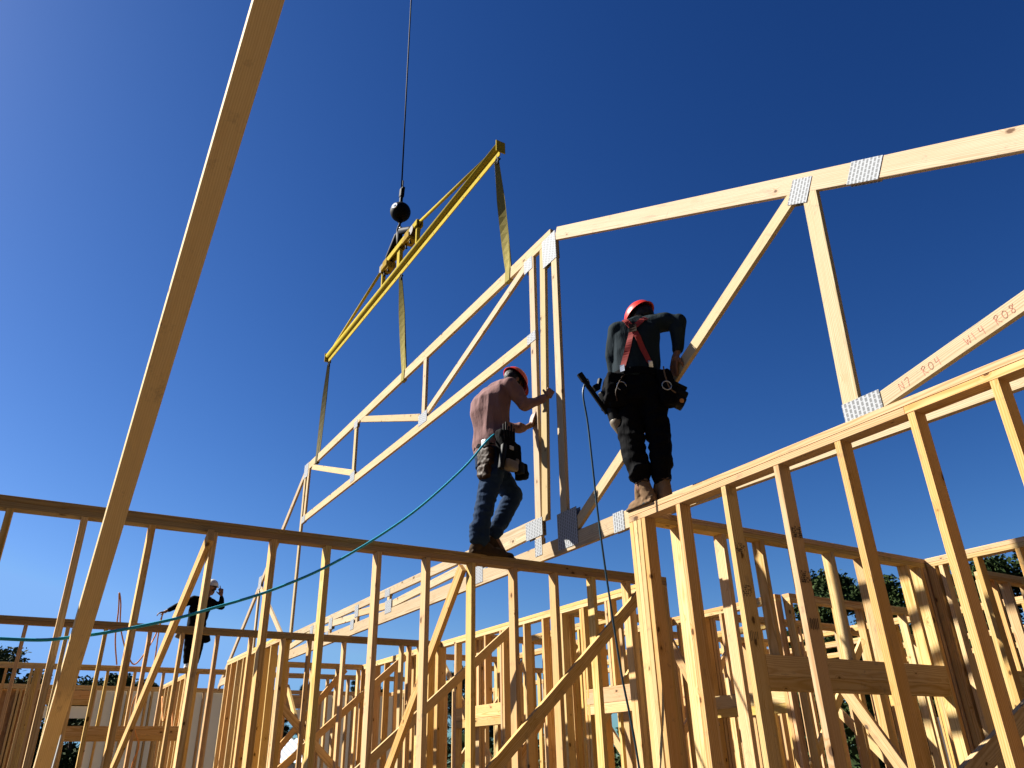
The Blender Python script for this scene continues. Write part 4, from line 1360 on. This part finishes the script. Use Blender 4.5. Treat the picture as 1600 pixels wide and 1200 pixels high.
chain(bm, [(2.62, 14.47, 4.21), (2.70, 14.47, 4.21), (2.905, 14.45, 4.14), (2.876, 14.44, 4.30)], [.08, .07, .052, .036])
fuse('shirt', bm, 'black_cloth', p3, .010, 3, .009, 10)
bm = bmesh.new()
loft(bm, [((2.535, 14.47, 3.62), r3, f3, .145, .11), ((2.535, 14.47, 3.76), r3, f3, .15, .115)])
chain(bm, [hl, kl, al + Vector((0, 0, .03))], [.10, .082, .065]); chain(bm, [hr_, kr, ar + Vector((0, 0, .03))], [.10, .082, .065])
fuse('trousers', bm, 'black_cloth', p3, .010, 3, .009, 10)
for heel, toe, an in (((2.475, 14.40, 3.103), (2.50, 14.66, 3.103), al), ((2.60, 14.40, 3.103), (2.63, 14.66, 3.103), ar)):
    bm = bmesh.new(); boot(bm, heel, toe, an); fuse('shoe', bm, 'helmet_white' if an is al else 'shoe_brown', p3, .007, 2)
hard_hat(p3, (2.698, 14.492, 4.50), (.35, .9, .1), (.05, -.05, 1), 'helmet_white')
bm = bmesh.new(); ellipsoid(bm, (2.695, 14.485, 4.47), .081, .09, .085, rot3); fuse('hair', bm, 'hair', p3, .008, 2)
bm = bmesh.new()
ring = [Vector((2.535, 14.47, 3.755)) + r3 * math.cos(a) * .165 + f3 * math.sin(a) * .128 for a in [2 * math.pi * i / 24 for i in range(25)]]
ribbon(bm, ring, .05, (0, 0, 1), .008)
b3 = bm_obj('tool_belt', bm, 'leather', p3)
bm = bmesh.new(); box_bm(bm, (2.715, 14.42, 3.62), (.10, .17, .20), Matrix.Rotation(-.3, 3, 'Y'), .03); bm_obj('pouch', bm, 'black_cloth', b3, True)
bm = bmesh.new(); box_bm(bm, (2.29, 14.42, 3.64), (.13, .12, .15), Matrix.Rotation(.3, 3, 'Y'), .03); bm_obj('pouch', bm, 'tool_tan', b3, True)

hose('extension_cord', [(1.40, 14.35, 3.105), (1.30, 14.32, 3.5), (1.26, 14.3, 3.95), (1.22, 14.3, 4.22), (1.275, 14.3, 4.05), (1.33, 14.3, 3.72), (1.45, 14.3, 3.40), (1.56, 14.3, 3.20), (1.66, 14.3, 3.12), (1.78, 14.32, 3.30), (1.90, 14.38, 3.60), (1.95, 14.42, 3.90), (1.975, 14.44, 3.99)],
     .0115, 'orange', 'orange cord looping up to the hand of the far pointing man', 'cord')
hose('extension_cord', [(1.955, 14.42, 3.96), (1.93, 14.3, 3.6), (1.94, 14.28, 3.2), (1.90, 14.28, 2.9), (1.75, 14.28, 2.62), (1.74, 14.28, 2.35), (1.85, 14.28, 2.1), (1.93, 14.28, 1.9), (1.88, 14.28, 1.6), (1.95, 14.28, .9)],
     .0115, 'orange', 'orange cord hanging down in front of the header of the far cross wall', 'cord')
hose('extension_cord', [P(1.70, 11.3, .86), P(1.68, 10.8, .55), P(1.68, 10.4, .72), P(1.68, 10.0, .38), P(1.68, 9.7, .6), P(1.68, 9.5, .1)],
     .012, 'orange', 'orange cord strung along the studs of the far narrow wall', 'cord')

# ------------------------------------------------------------------ ink stamps and pencil marks on the nearest studs
rs = random.Random(5)
for (y, zs) in ((2.24, (.711, .54, .383)), (1.98, (.704, .547, .386)), (1.716, (.702, .546, .389)), (2.737, None)):
    if zs is None: continue
    studs_b = [c for c in wall_b.children if c.name.startswith('stud')]
    tgt = min(studs_b, key=lambda c: abs(c.matrix_basis.translation.y + wall_b.location.y - y * S))
    yf = y * S - PLY * S / 2 - .0004
    for i, z in enumerate(zs):
        bm = bmesh.new()
        c = P(2.239, 0, z)
        if i < 2:
            for r_ in range(6):
                for q in range(9):
                    if rs.random() < .55:
                        w_, h_ = rs.uniform(.003, .008), rs.uniform(.005, .011)
                        box_bm(bm, (c.x - .034 + q * .0085, yf - .0003, c.z - .028 + r_ * .011), (w_, .0006, h_), None, 0)
        else:
            for q in range(5):
                box_bm(bm, (c.x - .030 + q * .014, yf - .0003, c.z + rs.uniform(-.004, .004)), (.0045, .0006, .055), Matrix.Rotation(.06, 3, 'Y'), 0)
        bm_obj('grade_stamp', bm, 'black_ink', tgt)
post = max([c for c in wall_b.children if c.name.startswith('stud')], key=lambda c: c.matrix_basis.translation.y)
first = min([c for c in wall_b.children if c.name.startswith('stud')], key=lambda c: abs(c.matrix_basis.translation.y + wall_b.location.y - 2.4605 * S))
bm = bmesh.new()
for i in range(3):
    box_bm(bm, (P(2.242, 0, 0).x, 2.4605 * S - PLY * S / 2 - .0008, P(0, 0, .27 - i * .055).z), (.005, .0006, .055), Matrix.Rotation(.35, 3, 'Y'), 0)
bm_obj('pencil_mark', bm, 'black_ink', first)

# ------------------------------------------------------------------ trees
def tree(name, base, height, width, label, mat, seed, kind='round', group='trees beyond the framing'):
    r = random.Random(seed)
    base = Vector(base)
    root = thing(name, base, label, 'tree', group)
    pts = [base + Vector((math.sin(i * .8 + seed) * .03 * height * i / 6, math.cos(i * .6 + seed) * .02 * height * i / 6, height * .92 * i / 6)) for i in range(7)]
    rad = [height * .022 * (1 - i / 7.2) + .02 for i in range(7)]
    bmt = bmesh.new()
    limbs = [(pts, rad)]
    for i in range(9):
        k_ = r.uniform(.3, .85)
        p = pts[0].lerp(pts[-1], k_)
        a = r.uniform(0, 6.28)
        L = width * .45 * (1.15 - k_)
        q = p + Vector((math.cos(a) * L, math.sin(a) * L, L * r.uniform(.2, .7)))
        limbs.append(([p, p.lerp(q, .5) + Vector((0, 0, L * .06)), q], [height * .008, height * .006, .02]))
    for lp, lr in limbs:
        me = tube_mesh(lp, lr, 7); bmt.from_mesh(me); bpy.data.meshes.remove(me)
    bm_obj('trunk', bmt, 'trunk', root, True)
    vs, fs = [], []
    ncl = 46
    x_near = base.y < 56
    for c in range(ncl):
        if kind == 'pine':
            h = r.uniform(.25, 1.0)
            rr_ = width * .5 * (1.08 - h) ** .8 * r.uniform(.35, 1.0)
            cr = width * .13 * (1.25 - h)
        else:
            h = r.uniform(.28, 1.0)
            env = math.sin(math.pi * min(1, max(0, (h - .18) / .86))) ** .6
            rr_ = width * .5 * env * math.sqrt(r.uniform(.05, 1))
            cr = width * r.uniform(.07, .15)
        a = r.uniform(0, 6.28)
        cc = base + Vector((math.cos(a) * rr_, math.sin(a) * rr_, height * h - cr * .4))
        for n_ in range(380 if x_near else 230):
            u = Vector((max(-2, min(2, r.gauss(0, 1))), max(-2, min(2, r.gauss(0, 1))), max(-1.5, min(1.5, r.gauss(0, .75)))))
            p = cc + u * cr * .55
            s = r.uniform(.10, .24) * (height / 12) ** .4
            x = Vector((r.gauss(0, 1), r.gauss(0, 1), r.gauss(0, .6))).normalized()
            y = x.cross(Vector((r.gauss(0, 1), r.gauss(0, 1), r.gauss(0, 1)))).normalized()
            if kind == 'pine': x, y = x * 1.7, y * .35
            i0 = len(vs)
            vs += [p - x * s, p - y * s * .6, p + x * s, p + y * s * .6]
            fs.append((i0, i0 + 1, i0 + 2, i0 + 3))
    me = bpy.data.meshes.new('crown'); me.from_pydata([v - base for v in vs], [], fs)
    me.materials.append(M[mat])
    o = bpy.data.objects.new('crown', me); col.objects.link(o); o.parent = root
    return root


TL = [  # x, y, top height, width, mat, kind, label
    (-1.6, 62.0, 9.0, 6.5, 'leaf_b', 'round', 'olive tree at the far left edge behind the cross walls'),
    (1.3, 66.0, 7.9, 6.0, 'leaf_b', 'round', 'lower olive tree just right of the far left edge'),
    (-5.5, 60.0, 9.2, 7, 'leaf_b', 'round', 'olive tree partly cut by the left edge'),
    (4.9, 71.0, 8.1, 6, 'leaf', 'round', 'low tree showing left of the leaning board foot'),
    (8.0, 77.0, 9.1, 5, 'leaf', 'round', 'small dark tree top left of the orange cord'),
    (10.3, 77.0, 8.9, 5, 'leaf', 'round', 'small dark tree top behind the orange cord'),
    (12.6, 79.0, 8.4, 5, 'leaf', 'round', 'low dark tree top right of the orange cord'),
    (27.0, 93.0, 9.9, 4, 'needle', 'pine', 'small pine left in the gap over the white shed'),
    (29.3, 93.0, 10.4, 4, 'needle', 'pine', 'small pine right in the gap over the white shed'),
    (35.3, 93.0, 10.9, 6, 'needle', 'pine', 'dark pine low behind the braces left of centre'),
    (38.6, 93.0, 10.3, 6, 'needle', 'pine', 'dark pine low under the second cross wall end'),
    (48.6, 92.0, 13.2, 8, 'needle', 'pine', 'dark pine showing between two studs at the centre'),
    (52.5, 92.0, 11.2, 7, 'needle', 'pine', 'lower dark pine just right of the centre'),
    (58.2, 54.0, 7.3, 6, 'needle', 'round', 'low dark tree beside the corner post'),
    (63.5, 53.5, 10.0, 6, 'leaf', 'round', 'dark tree low behind the nearest sunlit studs'),
    (67.6, 49.0, 17.8, 9.5, 'leaf', 'round', 'tall dark tree left of the header corner'),
    (72.5, 46.5, 17.2, 9.0, 'leaf', 'round', 'dark tree rising just behind the header corner'),
    (70.0, 38.0, 14.6, 8, 'leaf', 'round', 'dark tree between the corner and the right edge'),
    (64.5, 31.5, 15.0, 10, 'leaf', 'round', 'large dark tree filling the right edge'),
    (66.0, 25.5, 15.6, 9, 'leaf', 'round', 'large dark tree cut off by the right edge'),
    (74.0, 41.0, 9.5, 8, 'leaf', 'round', 'lower tree under the tall ones near the right edge'),
    (76.0, 33.0, 10.5, 9, 'leaf', 'round', 'low bushy tree behind the walls at the right'),
]
for i, (x, y, hgt, wdt, mt, kd, lab) in enumerate(TL):
    tree('pine_tree' if kd == 'pine' else 'broadleaf_tree', (x, y, 0), hgt, wdt, lab, mt, 11 + i, kd)
# the tree belt under and between the named tops
vs, fs = [], []
r = random.Random(99)
for i in range(9000):
    s_ = r.random()
    ang = math.radians(r.uniform(-14, 76))
    R = r.uniform(84, 96)
    h = abs(r.gauss(0, 1)) * 1.9 + .3
    p = Vector((math.sin(ang) * R, math.cos(ang) * R, min(h, 6.0)))
    s = r.uniform(.3, .7)
    x = Vector((r.gauss(0, 1), r.gauss(0, 1), r.gauss(0, .6))).normalized()
    y = x.cross(Vector((r.gauss(0, 1), r.gauss(0, 1), r.gauss(0, 1)))).normalized()
    i0 = len(vs)
    vs += [p - x * s, p - y * s * .6, p + x * s, p + y * s * .6]; fs.append((i0, i0 + 1, i0 + 2, i0 + 3))
for i in range(9000):
    ang = math.radians(r.uniform(50, 78))
    R = r.uniform(60, 76)
    h = 9.5 * r.random() ** .8 * (1 + .25 * math.sin(ang * 31) + .15 * math.sin(ang * 77))
    p = Vector((math.sin(ang) * R, math.cos(ang) * R, h))
    s = r.uniform(.25, .6)
    x = Vector((r.gauss(0, 1), r.gauss(0, 1), r.gauss(0, .6))).normalized()
    y = x.cross(Vector((r.gauss(0, 1), r.gauss(0, 1), r.gauss(0, 1)))).normalized()
    i0 = len(vs)
    vs += [p - x * s, p - y * s * .6, p + x * s, p + y * s * .6]; fs.append((i0, i0 + 1, i0 + 2, i0 + 3))
me = bpy.data.meshes.new('undergrowth'); me.from_pydata(vs, [], fs)
tag(link_mesh('undergrowth', me, M['leaf']), 'dark far-off belt of woods along the horizon', 'woods', None, 'stuff')

# tall unseen woods added behind the camera to block sky light on shaded faces
vs, fs = [], []
r = random.Random(41)
for i in range(15000):
    ang = math.radians(r.uniform(84, 262))
    R = r.uniform(20, 30)
    top = 19 + 3.5 * math.sin(ang * 9) + 2.5 * math.sin(ang * 23 + 1)
    p = Vector((math.sin(ang) * R, math.cos(ang) * R, top * r.random() ** .9))
    s = r.uniform(.35, .8)
    x = Vector((r.gauss(0, 1), r.gauss(0, 1), r.gauss(0, .6))).normalized()
    y = x.cross(Vector((r.gauss(0, 1), r.gauss(0, 1), r.gauss(0, 1)))).normalized()
    i0 = len(vs)
    vs += [p - x * s, p - y * s * .7, p + x * s, p + y * s * .7]; fs.append((i0, i0 + 1, i0 + 2, i0 + 3))
me = bpy.data.meshes.new('woods'); me.from_pydata(vs, [], fs)
tag(link_mesh('woods', me, M['needle']), 'unseen dark woods added behind the camera to hold back sky light', 'woods', None, 'stuff')

# white ribbed shed roof beyond the far wall
shed = thing('metal_shed', (11.2, 38.8, 0), 'low shed with a white ribbed metal roof seen through the far window opening', 'shed')
bm = bmesh.new()
x0, x1, n = 8.0, 15.0, 22
prev = None
for i in range(n * 4 + 1):
    x = x0 + (x1 - x0) * i / (n * 4)
    dz = .07 if i % 4 in (1, 2) else 0
    a = bm.verts.new((x, 37.0, 1.75 + dz)); b = bm.verts.new((x + .0, 40.5, 2.78 + dz))
    if prev: bm.faces.new((prev[0], a, b, prev[1]))
    prev = (a, b)
rf = bm_obj('roof', bm, 'ribbed', shed)
sol = rf.modifiers.new('thick', 'SOLIDIFY'); sol.thickness = .02
bm = bmesh.new(); box_bm(bm, (11.5, 38.9, .87), (6.6, 3.2, 1.70), None, .01)
bm_obj('wall', bm, 'wrap', shed)

# ------------------------------------------------------------------ ground
bm = bmesh.new()
bmesh.ops.create_grid(bm, x_segments=2, y_segments=2, size=1500)
g = bm_obj('ground', bm, 'ground'); g['kind'] = 'structure'

# ------------------------------------------------------------------ light, sky, camera
w = bpy.data.worlds.new('World'); scene.world = w; w.use_nodes = True
nt = w.node_tree
bg = nt.nodes['Background']
sky = nt.nodes.new('ShaderNodeTexSky'); sky.sky_type = 'NISHITA'; sky.sun_disc = False
sky.sun_elevation = math.asin(SUN.z)
sky.sun_rotation = math.atan2(SUN.x, SUN.y)
sky.altitude = 0; sky.air_density = 1.0; sky.dust_density = .5; sky.ozone_density = 5.5
# the sky's own colour, graded channel by channel to the deep clear blue of the day, its glow round the sun capped
sg = G(nt)
sep = nt.nodes.new('ShaderNodeSeparateColor'); nt.links.new(sky.outputs[0], sep.inputs[0])
comb = nt.nodes.new('ShaderNodeCombineColor')
for ch, (pw, q, A, top) in enumerate(((1.5, 1.38, 1.64, .235), (1.5, 1.115, 1.02, .475), (1.5, .965, .958, .94))):
    gain = A * .0512 ** q / (2 ** EXPOSURE) / .052
    v = sg.math('MULTIPLY', sg.math('POWER', sep.outputs[ch], pw * q), gain)
    nt.links.new(sg.math('MINIMUM', v, top / (2 ** EXPOSURE) / .052), comb.inputs[ch])
nt.links.new(comb.outputs[0], bg.inputs[0])
bg.inputs[1].default_value = .052
sl_ = bpy.data.lights.new('sun', 'SUN'); sl_.energy = 5.0; sl_.angle = math.radians(.53); sl_.color = (1, .955, .87)
so = bpy.data.objects.new('sun', sl_); col.objects.link(so)
so.rotation_euler = SUN.to_track_quat('Z', 'Y').to_euler()

cam = bpy.data.cameras.new('camera')
cam.sensor_fit = 'HORIZONTAL'; cam.sensor_width = 36.0; cam.lens = 1189.35 / 1600 * 36
cam.clip_start = .05; cam.clip_end = 4000
co = bpy.data.objects.new('camera', cam); col.objects.link(co)
yaw, pitch, roll = math.radians(32.21285), math.radians(26.43975), math.radians(-1.48135)
F = Vector((math.sin(yaw) * math.cos(pitch), math.cos(yaw) * math.cos(pitch), math.sin(pitch)))
R0 = Vector((math.cos(yaw), -math.sin(yaw), 0)); U0 = R0.cross(F)
R_ = R0 * math.cos(roll) + U0 * math.sin(roll); U_ = -R0 * math.sin(roll) + U0 * math.cos(roll)
m = Matrix.Identity(4)
for i, a in enumerate((R_, U_, -F)):
    m[0][i], m[1][i], m[2][i] = a
m.translation = Vector((0, 0, S))
co.matrix_world = m
scene.camera = co
bpy.data.batch_remove(spent)
bpy.data.scenes.remove(bench)
vs_ = scene.view_settings
vs_.view_transform = 'Standard'; vs_.look = 'None'; vs_.gamma = 1; vs_.exposure = EXPOSURE
scene.cycles.use_denoising = True
scene.cycles.max_bounces = 8
scene.cycles.diffuse_bounces = 4
